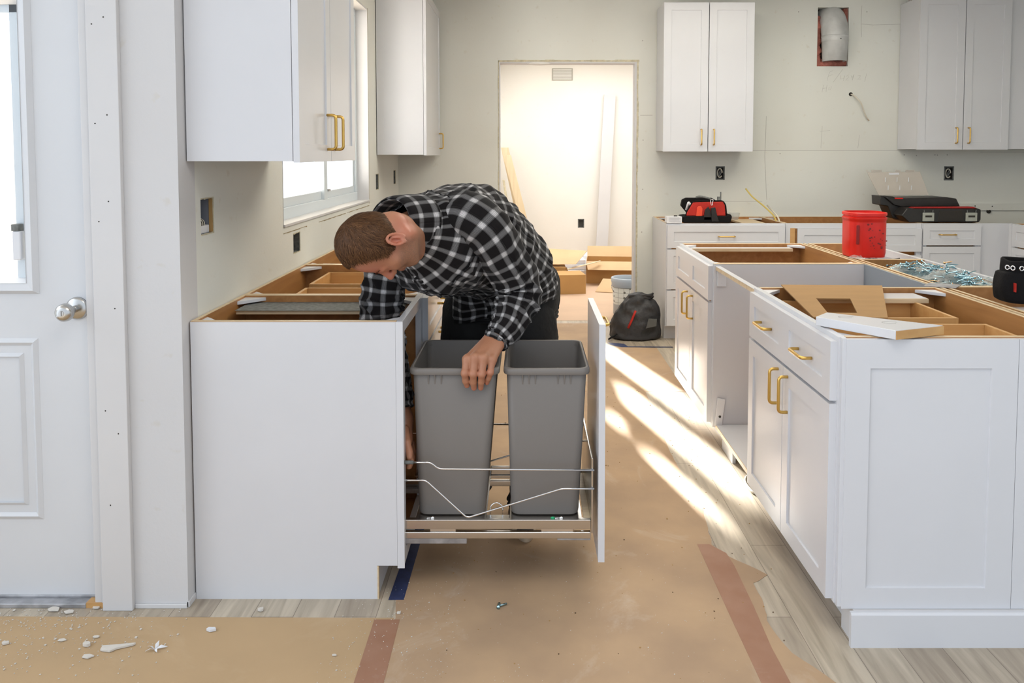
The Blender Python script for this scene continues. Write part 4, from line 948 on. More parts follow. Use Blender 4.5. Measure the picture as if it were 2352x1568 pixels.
# red hex container on the island
rb = empty('red_container', (1.7, 4.03, .8785), 'bright red plastic tub standing on the island', 'tub')
m = MB(); rings(m, [rr(1.613, 1.787, 3.944, 4.116, .05, z) if True else 0 for z in (.879, .882)]+[rr(1.609, 1.791, 3.94, 4.12, .055, z) for z in (.90, 1.05, 1.06)]+[rr(1.605, 1.795, 3.936, 4.124, .06, z) for z in (1.064, 1.075)]+[rr(1.611, 1.789, 3.942, 4.118, .055, z) for z in (1.079, 1.083)]+[rr(1.605, 1.795, 3.936, 4.124, .06, z) for z in (1.086, 1.098)]+[rr(1.612, 1.788, 3.943, 4.117, .053, 1.101), rr(1.612, 1.788, 3.943, 4.117, .053, .89)], True, True)
o = m.build('tub', 'red_plastic', rb, smooth=True); es = o.modifiers.new('e', 'EDGE_SPLIT'); es.split_angle = R(55)
m = MB(); m.box(1.625, 1.641, 3.938, 3.944, .945, 1.04); m.build('grip_recess', pmat('deep_red', (.28, .006, .004), .4), rb, bevel=.005)
m = MB(); m.box(1.79, 1.792, 3.99, 4.09, .93, 1.04); m.build('side_label', 'lead', rb)
m = MB(); random.seed(2)
for k in range(26): m.sphere((random.gauss(1.72, .022), 3.9395, random.gauss(.965, .035)), random.uniform(.002, .006), 8, 1, .12, .8)
m.build('print_smudges', pmat('dark_red_print', (.22, .008, .006), .4), rb)

# ------------------------------------------------------------------ screws and bags in the island tray
def screw_mesh():
    m = MB(); m.lathe([(0, 0), (.0045, .0), (.0048, .0012), (.0022, .0032), (.0019, .004), (.0019, .030), (.0004, .036)], (0, 0, 0), 8); return m
proto = screw_mesh().build('wood_screw', 'zinc', smooth=True)
proto_b = screw_mesh().build('wood_screw', 'bronze', smooth=True)
random.seed(21)
def place_screw(src, p, first, lab, grp):
    o = src if first else src.copy()
    if not first: COL.objects.link(o)
    o.location = p; o.rotation_euler = (random.uniform(1.15, 1.9), random.uniform(-.3, .3), random.uniform(0, 6.28))
    o.scale = (1.25,)*3; o['label'] = lab; o['category'] = 'screw'; o['group'] = grp; return o
XT0, XT1, YT0, YT1, ZTR = 1.635, 1.930, 3.13, 3.88, .822
for k in range(300):
    y = YT0+random.random()**.9*(YT1-YT0-.03); x = min(max(random.gauss(1.785, .075), XT0+.02), XT1-.02); h = .055*math.exp(-((x-1.79)/.11)**2)*math.exp(-((y-3.45)/.38)**2)+.012
    b_ = k >= 262
    place_screw(proto_b if b_ else proto, (x, y, ZTR+.004+random.random()*h*1.5), k in (0, 262), 'one of the yellowish screws mixed into the pile on the island' if b_ else 'one of the loose bluish zinc screws piled in the island tray', 'yellowish screws in the island pile' if b_ else 'loose zinc screws in the island pile')
m = MB(); random.seed(9)
n = 26
vs = []; fs = []
for i in range(n+1):
    for j in range(12):
        x = XT0+.01+(XT1-XT0-.02)*j/11; y = YT0+.01+(YT1-YT0-.02)*i/n
        e = min(1, 6*min(j/11, 1-j/11))*min(1, 8*min(i/n, 1-i/n))
        vs.append((x, y, ZTR+.001+e*(.050*math.exp(-((x-1.79)/.13)**2)*math.exp(-((y-3.45)/.42)**2)+.004*random.random())))
for i in range(n):
    for j in range(11): fs.append((i*12+j, i*12+j+1, (i+1)*12+j+1, (i+1)*12+j))
m.add(vs, fs); tag(m.build('screw_pile_bottom', pmat('screw_mass', (.16, .25, .29), .35, .8, var=.85, vscale=130, bump=1, bscale=140), smooth=True), 'mass of small screws at the bottom of the island tray', 'screws', kind='stuff')
def baggie(p, s, lab, rz=0, fl=.35):
    m = MB(); n = 12; random.seed(int(p[0]*1000+p[1]*77))
    vs = []; fs = []
    for side in (0, 1):
        for i in range(n+1):
            for j in range(n+1):
                u, v = i/n*2-1, j/n*2-1; e = (1-u**4)*(1-v**4)
                x, y = u*s*(1-.15*v*v), v*s*.75; c_, s_ = math.cos(rz), math.sin(rz)
                z = e*s*fl*(1 if side == 0 else .05)+.35*s*noise.noise(Vector((x*60+p[0]*9, y*60, side)))*e+.25*s*noise.noise(Vector((x*20+p[1]*5, y*20, 3)))
                vs.append((p[0]+x*c_-y*s_, p[1]+x*s_+y*c_, p[2]+max(z, -.001)))
    q = (n+1)**2
    for side in (0, 1):
        for i in range(n):
            for j in range(n): fs.append(tuple(side*q+k for k in (i*(n+1)+j, (i+1)*(n+1)+j, (i+1)*(n+1)+j+1, i*(n+1)+j+1)))
    m.add(vs, fs); return tag(m.build('plastic_bag', 'bagclear', smooth=True), lab, 'plastic bag')
for p, s, lab, rz in (((1.70, 3.66, .835), .05, 'clear screw bag at the back of the screw pile', .3), ((1.79, 3.60, .85), .045, 'clear screw bag behind the middle of the screw pile', 1.2), ((1.66, 3.42, .83), .05, 'clear screw bag on the left of the screw pile by the strip', .8),
                      ((1.74, 3.36, .848), .055, 'large clear bag in the middle of the screw pile', .2), ((1.83, 3.45, .855), .045, 'clear bag right of the middle of the screw pile', 2.1), ((1.68, 3.22, .83), .055, 'flat clear bag at the near left corner of the screw pile', .6),
                      ((1.88, 3.28, .84), .045, 'clear bag at the near right side of the screw pile', 1.0), ((1.86, 3.20, .835), .045, 'clear bag at the nearest corner of the screw pile beside the pouch', 2.4), ((1.62, 3.93, .88), .03, 'crumpled clear bag in front of the red tub', .3),
                      ((1.72, 3.99, .835), .06, 'large clear bag with parts right of the red tub', .9), ((1.80, 4.02, .83), .05, 'clear bag with round washers right of the red tub', 2.0)):
    baggie((p[0], p[1], p[2]+(.018 if p[1] < 3.8 else .0)), s*1.15, lab, rz)
m = MB(); m.tube([(1.80, 4.06, .845), (1.87, 4.0, .865)], .006, 10); m.sphere((1.80, 3.99, .83), .025, 14, 1, 1, .5); tag(m.build('hand_tool', 'black_plastic', smooth=True), 'small dark tool lying behind the screw pile', 'tool')
m = MB(); m.prism([(1.545, 3.10, .8785), (1.64, 3.045, .8785), (1.70, 3.12, .8785), (1.60, 3.17, .8785)], (0, 0, 0), (0, 0, .002)); tag(m.build('grey_tile', 'alu'), 'thin grey square plate on the island beside the screw pile', 'plate')
# black pouch with grommets
tp = empty('tool_pouch', (1.80, 2.755, .8785), 'black canvas tool pouch with metal eyelets at the right photo edge', 'tool pouch')
def pouchprof(t_, a):
    s = (.93+.09*math.sin(t_*2.6+.2))*(.93 if t_ < .06 else 1); p = 5
    ca, sa = math.cos(a), math.sin(a); k = (abs(ca)**p+abs(sa)**p)**(-1/p)
    return (s*k*ca, s*k*sa*(1-.10*t_), t_)
blob('bag_body', 'black_fabric', tp, (1.80, 2.755, .8785), (.172, .060, .112), pouchprof, n=48, m_=18, amp=.006, sc_=10, seed=4)
sq = lambda rx, ry, z: [(1.805+rx*math.cos(a)*(abs(math.cos(a))**4+abs(math.sin(a))**4)**-.25, 2.755+ry*math.sin(a)*(abs(math.cos(a))**4+abs(math.sin(a))**4)**-.25, z+.004*math.sin(3*a)) for a in [2*math.pi*k/48 for k in range(48)]]
m = MB(); rings(m, [sq(.160, .054, .97), sq(.159, .055, 1.0), sq(.157, .054, 1.026), sq(.153, .050, 1.030), sq(.149, .046, 1.026), sq(.148, .045, .96)], False, True); m.build('upper_band', 'black_fabric', tp, smooth=True)
for x, yy in ((1.642, 2.728), (1.651, 2.712), (1.674, 2.7005), (1.703, 2.6985), (1.735, 2.6985), (1.77, 2.6985)):
    m = MB(); c = (x, yy, 1.004); m.tube([(c[0]+.0070*math.cos(a)*(1 if x > 1.66 else .6), c[1]-.001-.0045*math.cos(a)*(x < 1.66), c[2]+.0070*math.sin(a)) for a in [2*math.pi*q/16 for q in range(17)]], .0022, 8); m.build('eyelet', 'chrome', tp, smooth=True)
m = MB(); m.box(1.71, 1.85, 2.684, 2.692, .90, .965); m.build('front_pocket', 'black_fabric', tp, bevel=.004)
m = MB(); m.box(1.650, 1.6525, 2.690, 2.71, .925, .955); m.build('red_stitch', 'red_fabric', tp)

# cardboard sheet in the near cabinet, white cut board on its corner
cs = empty('cardboard_sheet', (1.15, 2.85, .86), 'sheet of brown cardboard with a rectangular cut-out lying in the near island cabinet', 'cardboard sheet')
def quadsheet(c4, hole, th):
    m = MB(); a, b_, c_, d_ = [Vector(p) for p in c4]
    B = lambda u, v: a*(1-u)*(1-v)+b_*u*(1-v)+c_*u*v+d_*(1-u)*v
    us = [0, .12, hole[0], hole[1], .8, 1]; vs_ = [0, hole[2], hole[3], 1]; T2 = Vector((0, 0, th))
    for i in range(len(us)-1):
        for j in range(3):
            if us[i] >= hole[0]-1e-6 and us[i+1] <= hole[1]+1e-6 and j == 1: continue
            q = [B(us[i], vs_[j]), B(us[i+1], vs_[j]), B(us[i+1], vs_[j+1]), B(us[i], vs_[j+1])]
            m.hexa([p for p in q]+[p+T2 for p in q])
    return m
mq = quadsheet([(.945, 2.62, .852), (1.19, 2.62, .850), (1.365, 3.06, .884), (.98, 3.065, .886)], (.24, .62, .12, .55), .004)
cl = clean_part(mq, 'sheet', 'cardboard', cs)
m = MB(); m.hexa([(1.20, 2.78, .80), (1.26, 2.75, .80), (1.27, 2.92, .86), (1.22, 2.93, .862), (1.20, 2.78, .803), (1.26, 2.75, .803), (1.27, 2.92, .863), (1.22, 2.93, .865)]); m.build('folded_tab', 'cardboard_light', cs)
wb = empty('cut_board', (1.03, 2.32, .878), 'white board offcut with bare wood end lying on the near corner of the island', 'board')
a = [(.868, 2.385), (.935, 2.485), (1.215, 2.258), (1.035, 2.195)]
a = [(.872, 2.378), (.915, 2.455), (1.200, 2.262), (1.190, 2.235), (1.03, 2.205)]
m = MB(); m.prism([(.868, 2.385, .879), (.925, 2.450, .879), (1.185, 2.262, .879), (1.02, 2.195, .879)], (0, 0, 0), (0, 0, .026)); m.build('plank', 'lacquer', wb, bevel=.0015)
m = MB(); m.prism([(1.0204, 2.1945, .8795), (1.1858, 2.2615, .8795), (1.1858, 2.2615, .9035), (1.0204, 2.1945, .9035)], (0, 0, 0), (.0008, -.0016, 0)); m.build('cut_end', 'drawer_wood', wb)
m = MB()
for (cx, cy, rx) in ((.955, 2.378, .022), (1.05, 2.30, .022)):
    m.tube([(cx+rx*math.cos(t_), cy+rx*.55*math.sin(t_), .9053) for t_ in [q*2*math.pi/30 for q in range(27)]], .0006, 5)
m.build('pencil_circle', 'pencil', wb)

# ------------------------------------------------------------------ tools on the back run
tbx = empty('tool_bag', (1.34, 6.02, .8775), 'red and black open tool bag on the back base cabinet', 'tool bag')
m = MB(); m.prism([(1.165, 5.93, .8785), (1.515, 5.93, .8785), (1.528, 5.93, .925), (1.515, 5.93, .945), (1.48, 5.93, .93), (1.20, 5.93, .93), (1.165, 5.93, .925)], (0, 0, 0), (0, .20, 0)); m.build('base_tray', 'black_fabric', tbx, bevel=.008)
m = MB(); m.prism([(1.19, 0, .93), (1.195, 0, .955), (1.24, 0, 1.03), (1.46, 0, 1.035), (1.475, 0, 1.01), (1.482, 0, .93)], (0, 5.945, 0), (0, 5.975, 0)); m.build('front_panel', 'red_fabric', tbx, bevel=.005)
m = MB(); m.tube(arc_path([(1.19, 5.955, .93), (1.195, 5.955, .96), (1.243, 5.955, 1.037), (1.46, 5.955, 1.041), (1.482, 5.955, 1.01), (1.49, 5.955, .93)], .02), .006, 8); m.build('panel_piping', 'black_fabric', tbx, smooth=True)
m = MB(); m.prism([(1.17, 0, 1.0), (1.18, 0, 1.045), (1.21, 0, 1.058), (1.40, 0, 1.058), (1.43, 0, 1.04), (1.28, 0, 1.0), (1.22, 0, .94)], (0, 6.03, 0), (0, 6.09, 0)); m.build('back_flap', 'black_fabric', tbx, bevel=.006)
m = MB(); m.tube(arc_path([(1.27, 5.99, 1.065), (1.29, 5.98, 1.072), (1.33, 5.98, 1.068), (1.38, 5.985, 1.052)], .02), .008, 10); m.build('steel_handle', 'lead', tbx, smooth=True)
m = MB(); m.tube(arc_path([(1.365, 5.935, 1.05), (1.385, 5.93, 1.055), (1.378, 5.93, 1.01), (1.37, 5.93, 1.01), (1.365, 5.935, 1.05)], .008), .0025, 8); m.build('carabiner', 'chrome', tbx, smooth=True)
for nm, mt, pts_, th in (('orange_cutter', pmat('orange_red_plastic', (.72, .07, .03), .35), [(1.26, .93), (1.268, .995), (1.278, 1.003), (1.298, 1.003), (1.307, .985), (1.305, .93)], .012),
                         ('black_pliers', 'black_plastic', [(1.315, .90), (1.325, .975), (1.35, 1.0), (1.366, .97), (1.375, .90)], .014), ('black_torch', 'black_plastic', [(1.375, .89), (1.368, .99), (1.40, .995), (1.415, .93), (1.43, .89)], .02)):
    m = MB(); m.prism([(p[0], 5.944, p[1]) for p in pts_], (0, -th, 0), (0, -.0015, 0)); tag(m.build(nm, mt, bevel=.003), {'orange_cutter': 'orange-red cutter tucked into the front of the red tool bag', 'black_pliers': 'black pliers hanging on the front of the red tool bag', 'black_torch': 'thick black tool handle hanging on the red tool bag'}[nm], 'tool')
m = MB(); m.tube([(1.456, 6.0, 1.03), (1.456, 6.0, 1.105)], .005, 8); m.box(1.43, 1.458, 5.995, 6.005, 1.035, 1.07); tag(m.build('metal_tool', 'lead'), 'grey metal tool sticking up behind the red tool bag', 'tool')
m = MB(); m.tube(arc_path([(1.20, 6.0, .97), (1.215, 5.99, 1.03), (1.235, 5.99, 1.0), (1.21, 6.0, .95)], .01), .009, 8); tag(m.build('clear_bottle', 'white_plastic', smooth=True), 'pale coiled tool poking from the left of the red tool bag', 'tool')
wbx = empty('small_box', (1.1, 5.95, .8775), 'small white box with grey print left of the red tool bag', 'box')
MB().box(1.043, 1.155, 5.925, 6.02, .8785, .926).build('body', 'white_plastic', wbx, bevel=.002)
m = MB()
for k in range(4): m.box(1.06, 1.145-.01*(k % 2), 5.9242, 5.925, .892+k*.008, .8945+k*.008)
m.build('print', pmat('grey_print', (.30, .31, .34), .6), wbx)
MB().box(1.10, 1.125, 5.95, 5.96, .926, .934).build('clip', 'dark', wbx)
m = MB(); m.lathe([(0, 0), (.028, 0), (.036, .01), (.044, .055), (.042, .056), (.03, .008), (0, .004)], (1.61, 6.2, .8785), 24); tag(m.build('glass_bowl', 'bagclear', smooth=True), 'clear plastic cup standing right of the red tool bag', 'cup')
# tool box with clear lid
tx = empty('tool_box', (3.05, 6.12, .8775), 'open black tool box with two grey latches on the back base cabinets', 'tool box')
m = MB(); m.prism([(2.86, 0, .8785), (3.38, 0, .8785), (3.392, 0, .90), (3.392, 0, .975), (3.36, 0, .985), (2.84, 0, .985), (2.80, 0, .93)], (0, 5.98, 0), (0, 6.24, 0)); m.build('case', 'black_plastic', tx, bevel=.008)
m = MB(); m.prism([(2.70, 0, 1.07), (2.705, 0, 1.0), (2.76, 0, .99), (2.80, 0, .90), (2.86, 0, .885), (2.92, 0, .97), (2.80, 0, 1.065)], (0, 6.12, 0), (0, 6.28, 0)); m.build('raised_handle_side', 'black_plastic', tx, bevel=.006)
m = MB(); m.prism([(2.72, 0, 1.066), (2.78, 0, 1.05), (3.20, 0, 1.06), (3.27, 0, 1.05), (3.30, 0, .99), (2.86, 0, .985), (2.80, 0, 1.0)], (0, 6.10, 0), (0, 6.34, 0)); m.build('lid_tray', 'black_plastic', tx, bevel=.006)
m = MB(); m.prism([(2.88, 0, .984), (3.36, 0, .984), (3.33, 0, .996), (2.90, 0, .992)], (0, 5.976, 0), (0, 6.05, 0)); m.build('red_seal', pmat('dark_red_tray', (.34, .01, .008), .4), tx, bevel=.002)
MB().box(2.80, 2.86, 6.092, 6.10, 1.048, 1.056).build('red_tag', 'red_plastic', tx)
for x in (2.955, 3.275):
    m = MB(); m.box(x, x+.085, 5.970, 5.982, .888, .952); m.build('latch', pmat('grey_green_latch', (.36, .37, .32), .4), tx, bevel=.004)
    m = MB(); m.box(x+.017, x+.066, 5.9685, 5.972, .918, .932); 
    m.build('latch_slot', 'dark', tx)
    m = MB(); m.tube([(x+.01, 5.972, .95), (x+.008, 5.972, .972)], .003, 6); m.tube([(x+.072, 5.972, .95), (x+.074, 5.972, .972)], .003, 6); m.build('latch_pin', 'lead', tx)
m = MB(); m.prism([(3.07, 0, .89), (3.26, 0, .89), (3.25, 0, .965), (3.08, 0, .965)], (0, 5.9775, 0), (0, 5.99, 0)); m.build('recess_plate', 'dark', tx, bevel=.002)
m = MB(); m.hexa([(2.735, 6.22, 1.068), (3.12, 6.22, 1.07), (3.12, 6.235, 1.07), (2.735, 6.235, 1.068), (2.685, 6.33, 1.245), (3.10, 6.33, 1.25), (3.10, 6.345, 1.25), (2.685, 6.345, 1.245)])
for (x0, x1) in ((2.72, 2.80), (2.91, 2.95), (2.99, 3.06)): m.box(x0, x1, 6.332, 6.344, 1.245, 1.262)
lid = m.build('clear_lid', 'clear', tx, bevel=.003)
m = MB()
for k in range(3):
    for j in range(2): m.box(2.80+k*.09, 2.804+k*.09, 6.215+.05*j, 6.222+.05*j, 1.11+j*.06, 1.145+j*.06)
m.box(2.85, 2.93, 6.316, 6.322, 1.222, 1.24); m.build('lid_rib', 'white_plastic', lid)
m = MB(); m.box(3.43, 4.2, 6.545, 6.56, .93, .985); struct(m.build('trim_12', 'wall'))
m = MB(); m.lathe([(0, -.02), (.012, -.018), (.018, 0)], (3.78, 6.56, .92), 14, 'y'); m.sphere((3.66, 6.543, .965), .005, 8); m.sphere((3.80, 6.543, .962), .005, 8); struct(m.build('trim_13', 'dark'))
# utility knife on the window run
uk = empty('utility_knife', (-.80, 3.80, .859), 'slim metal and black knife on the base cabinets under the window, left of the head', 'knife')
MB().tube([(-.905, 3.79, .862), (-.80, 3.79, .862)], .006, 10).build('metal_body', 'chrome', uk, smooth=True)
MB().tube([(-.80, 3.79, .862), (-.66, 3.79, .862)], .0085, 10).build('grip', 'black_plastic', uk, smooth=True)
MB().tube([(-.93, 3.79, .862), (-.905, 3.79, .862)], [.002, .006], 10).build('tip', 'dark', uk, smooth=True)
m = MB(); m.prism([(-.99, 3.745, .8585), (-.70, 3.745, .8585), (-.72, 3.86, .8585), (-.98, 3.88, .8585)], (0, 0, 0), (0, 0, .0006)); tag(m.build('plastic_sheet', 'white_plastic'), 'crumpled white sheet under the knife on the window run', 'sheet')
# ================================================================== the man
V3 = lambda *a: np.array(a, float)
def surf_nets(F, xs, ys, zs):
    ins = F < 0
    c = [(i, j, k) for i in (0, 1) for j in (0, 1) for k in (0, 1)]
    nx, ny, nz = F.shape
    sub = lambda A, o: A[o[0]:nx-1+o[0], o[1]:ny-1+o[1], o[2]:nz-1+o[2]]
    cnt = np.zeros((nx-1, ny-1, nz-1), np.int8)
    for o in c: cnt += sub(ins, o)
    I, J, K = np.nonzero((cnt > 0) & (cnt < 8))
    val = {o: F[I+o[0], J+o[1], K+o[2]] for o in c}
    ps = np.zeros((len(I), 3)); n = np.zeros(len(I))
    ax = (xs, ys, zs); idx = (I, J, K)
    for a in c:
        for d in range(3):
            if a[d]: continue
            b = list(a); b[d] = 1; b = tuple(b)
            va, vb = val[a], val[b]; m = (va < 0) != (vb < 0)
            t = np.where(m, va/np.where(m, va-vb, 1), 0)
            p = np.stack([ax[q][idx[q]+a[q]] for q in range(3)], 1)
            step = ax[d][idx[d]+1]-ax[d][idx[d]]
            p[:, d] += t*step
            ps += p*m[:, None]; n += m
    P = ps/n[:, None]
    M_ = -np.ones((nx-1, ny-1, nz-1), np.int64); M_[I, J, K] = np.arange(len(I))
    quads = []
    for d in range(3):
        e = [0, 0, 0]; e[d] = 1
        A = ins[:nx-e[0], :ny-e[1], :nz-e[2]]; B = ins[e[0]:, e[1]:, e[2]:]
        X = np.nonzero(A != B); flip = A[X]
        u, v = [(1, 2), (2, 0), (0, 1)][d]
        ok = (X[u] > 0) & (X[v] > 0) & (X[u] < F.shape[u]-1) & (X[v] < F.shape[v]-1)
        X = [x[ok] for x in X]; flip = flip[ok]
        def g(du, dv):
            Y = [x.copy() for x in X]; Y[u] = Y[u]-du; Y[v] = Y[v]-dv
            return M_[Y[0], Y[1], Y[2]]
        q = np.stack([g(1, 1), g(0, 1), g(0, 0), g(1, 0)], 1)
        q[~flip] = q[~flip][:, ::-1]; quads.append(q)
    Q = np.concatenate(quads); Q = Q[(Q >= 0).all(1)]
    return P, Q
class Field:
    def __init__(s, xs, ys, zs):
        s.x, s.y, s.z = xs, ys, zs; s.F = np.full((len(xs), len(ys), len(zs)), .2, np.float32)
    def box(s, lo, hi):
        f = lambda a, l, h: slice(int(np.searchsorted(a, l)), int(np.searchsorted(a, h)))
        sl = (f(s.x, lo[0], hi[0]), f(s.y, lo[1], hi[1]), f(s.z, lo[2], hi[2]))
        X, Y, Z = np.meshgrid(s.x[sl[0]], s.y[sl[1]], s.z[sl[2]], indexing='ij', sparse=False)
        return sl, np.stack([X, Y, Z], -1)
    def put(s, sl, d, k, mode):
        a = s.F[sl]
        if mode == 'sub':
            d = -d; h = np.clip(.5-.5*(d-a)/k, 0, 1); h = np.clip(.5+.5*(d-a)/k, 0, 1); s.F[sl] = a*(1-h)+d*h+k*h*(1-h); return
        if k <= 0: s.F[sl] = np.minimum(a, d); return
        h = np.clip(.5+.5*(a-d)/k, 0, 1); s.F[sl] = a*(1-h)+d*h-k*h*(1-h)
    def cone(s, a, b, ra, rb, k=.01, mode='add'):
        a, b = np.array(a, float), np.array(b, float); m = max(ra, rb)+k+.02
        sl, P = s.box(np.minimum(a, b)-m, np.maximum(a, b)+m)
        if P.size == 0: return
        ab = b-a; L2 = max(ab@ab, 1e-12); t = np.clip(((P-a)@ab)/L2, 0, 1)
        d = np.linalg.norm(P-a-t[..., None]*ab, axis=-1)-(ra+(rb-ra)*t); s.put(sl, d, k, mode)
    def chain(s, pts, k=.01):
        for (a, ra), (b, rb) in zip(pts[:-1], pts[1:]): s.cone(a, b, ra, rb, k)
    def ell(s, c, axes, r, k=.01, mode='add'):
        c = np.array(c, float); r = np.array(r, float); m = r.max()+k+.02
        sl, P = s.box(c-m, c+m)
        if P.size == 0: return
        q = (P-c)@np.array(axes).T; k0 = np.linalg.norm(q/r, axis=-1); k1 = np.linalg.norm(q/r**2, axis=-1)
        s.put(sl, k0*(k0-1)/np.maximum(k1, 1e-9), k, mode)
def unit(v): v = np.array(v, float); return v/np.linalg.norm(v)
def np_mesh(name, P, Q, mat, parent, smooth=True, uv=None, split=False):
    base = WL[parent.name] if parent else Vector((0, 0, 0))
    lo, hi = P.min(0), P.max(0); L = np.array([(lo[0]+hi[0])/2, (lo[1]+hi[1])/2, lo[2]])
    me = bpy.data.meshes.new(name); me.from_pydata((P-L).tolist(), [], [list(map(int, q)) for q in Q])
    me.materials.append(M[mat] if isinstance(mat, str) else mat)
    me.polygons.foreach_set('use_smooth', [smooth]*len(me.polygons))
    if uv is not None:
        ul = me.uv_layers.new(name='UVMap'); li = np.zeros(len(me.loops), np.int64); me.loops.foreach_get('vertex_index', li)
        ul.data.foreach_set('uv', (uv[li]).astype(np.float32).ravel())
    o = bpy.data.objects.new(name, me); COL.objects.link(o); WL[o.name] = Vector(L)
    if parent: o.parent = parent
    o.location = Vector(L)-base; return o

man = empty('person', (-.08, 3.02, .001), 'person in a black and white plaid shirt and black trousers bending over the pulled-out bins', 'person')
# head frame: u crown, f face, l his left (towards the camera)
HO = V3(-.424, 2.43, 1.135)
hf = unit(V3(-.06, .12, -.985)); hu = V3(-.86, -.49, -.02); hu = unit(hu-hf*(hu@hf)); hl = np.cross(hu, hf)
HP = lambda l, f, u: HO+hl*l+hf*f+hu*u
AX = np.array([hl, hf, hu])
def fine(segs, lo, hi, step):
    """rectilinear coordinates: coarse step, refined inside given intervals"""
    out = [lo]
    while out[-1] < hi:
        s_ = step
        for a, b_, q in segs:
            if a-.001 <= out[-1] < b_: s_ = min(s_, q)
        out.append(out[-1]+s_)
    return np.array(out)
gx = fine([(-.56, -.27, .0026), (-.21, -.07, .0022), (-.43, -.35, .003)], -.60, .22, .011)
gy = fine([(2.29, 2.56, .003), (2.42, 2.60, .0024)], 2.27, 3.36, .012)
gz = fine([(.98, 1.25, .0026), (.65, .80, .0022), (.36, .55, .003)], .02, 1.36, .011)
B = Field(gx, gy, gz)
NB = V3(-.385, 2.60, 1.13)     # neck base
# head
B.ell(HP(0, .014, .048), AX, (.077, .086, .094), .01)
B.ell(HP(0, .040, -.012), AX, (.060, .056, .070), .03)
B.ell(HP(0, .036, -.048), AX, (.053, .048, .044), .02)
B.cone(HP(0, .074, -.078), HP(0, .070, -.086), .019, .019, .022)
for s_ in (-1, 1):
    B.cone(HP(s_*.050, -.002, -.040), HP(s_*.030, .064, -.082), .018, .014, .03)
    B.cone(HP(s_*.052, .055, -.012), HP(s_*.046, .070, -.020), .016, .014, .025)
    B.ell(HP(s_*.031, .102, .004), AX, (.018, .014, .012), .012, 'sub')
    B.ell(HP(s_*.031, .080, .004), AX, (.015, .014, .012), .004)
    B.cone(HP(s_*.012, .094, .024), HP(s_*.046, .080, .022), .008, .007, .014)
    B.cone(HP(s_*.010, .105, -.028), HP(s_*.013, .098, -.027), .008, .007, .006)
    B.cone(HP(s_*.006, .098, -.047), HP(s_*.020, .089, -.049), .0065, .0035, .008)
    B.cone(HP(s_*.006, .096, -.057), HP(s_*.018, .088, -.054), .0075, .004, .008)
B.cone(HP(0, .092, .022), HP(0, .121, -.020), .0085, .0105, .012)
B.cone(HP(0, .118, -.020), HP(0, .106, -.030), .009, .007, .006)
# ears
for s_ in (1, -1):
    e0 = HP(s_*.073, -.008, -.004); en = unit(hl*s_*.86-hf*.50); ef = unit(hf-en*(hf@en)); eu = np.cross(en, ef); eu = eu*np.sign(eu@hu)
    EP = lambda n, f, u: e0+en*n+ef*f+eu*u
    ring = []
    for a in np.linspace(-70, 235, 15):
        t = R(a); ring.append((EP(.015+.003*math.sin(t), -.002-.0165*math.cos(t-0)*1.0, .003+.029*math.sin(t)), .0040))
    B.chain(ring, .003)
    B.ell(EP(.004, -.002, .000), np.array([en, ef, eu]), (.010, .015, .026), .006)
    B.ell(EP(.0135, .001, .002), np.array([en, ef, eu]), (.010, .0105, .016), .004, 'sub')
    B.cone(EP(.012, -.007, -.012), EP(.012, -.008, .014), .0035, .003, .004)
    B.cone(EP(.010, .010, -.004), EP(.011, .010, -.010), .0045, .004, .004)
    B.cone(EP(.010, .006, -.025), EP(.010, .002, -.020), .007, .006, .005)
# neck, torso, arms, legs (mostly under the clothes)
B.cone(HP(0, -.030, -.02), NB, .052, .060, .03)
B.cone(HP(0, .012, -.06), V3(-.36, 2.56, 1.09), .040, .045, .03)
for s_ in (1, -1): B.cone(HP(s_*.05, -.02, -.045), NB+V3(.05*s_, -.02*s_, 0), .016, .018, .025)
SH_L, EL_L, WR_L = V3(-.145, 2.60, 1.165), V3(-.022, 2.70, .955), V3(-.100, 2.565, .792)
SH_R, EL_R, WR_R = V3(-.455, 2.74, 1.07), V3(-.485, 2.73, .80), V3(-.398, 2.605, .520)
PEL = V3(-.06, 3.08, .90); CH = V3(-.235, 2.80, 1.14)
B.cone(PEL, V3(-.13, 2.95, 1.06), .125, .115, .05); B.cone(V3(-.13, 2.95, 1.06), CH, .115, .125, .05); B.cone(CH, V3(-.33, 2.68, 1.13), .12, .085, .05)
B.cone(V3(-.33, 2.66, 1.13), NB, .08, .058, .04)
B.cone(V3(-.30, 2.69, 1.13), SH_L, .06, .046, .03); B.cone(V3(-.33, 2.72, 1.10), SH_R, .06, .046, .03)
B.chain([(SH_L, .044), (EL_L, .030)], .02); B.chain([(EL_L, .030), (WR_L, .029)], .02)
B.chain([(SH_R, .044), (EL_R, .036)], .02); B.chain([(EL_R, .036), (WR_R, .028)], .02)
for hip, knee, ank in ((V3(.015, 3.06, .86), V3(.02, 2.99, .50), V3(.01, 3.05, .10)), (V3(-.19, 3.10, .86), V3(-.22, 3.05, .50), V3(-.215, 3.16, .10))):
    B.chain([(hip, .095), (knee, .062), (ank, .042)], .03)
    B.cone(ank, ank+V3(0, -.10, -.055), .04, .03, .02)
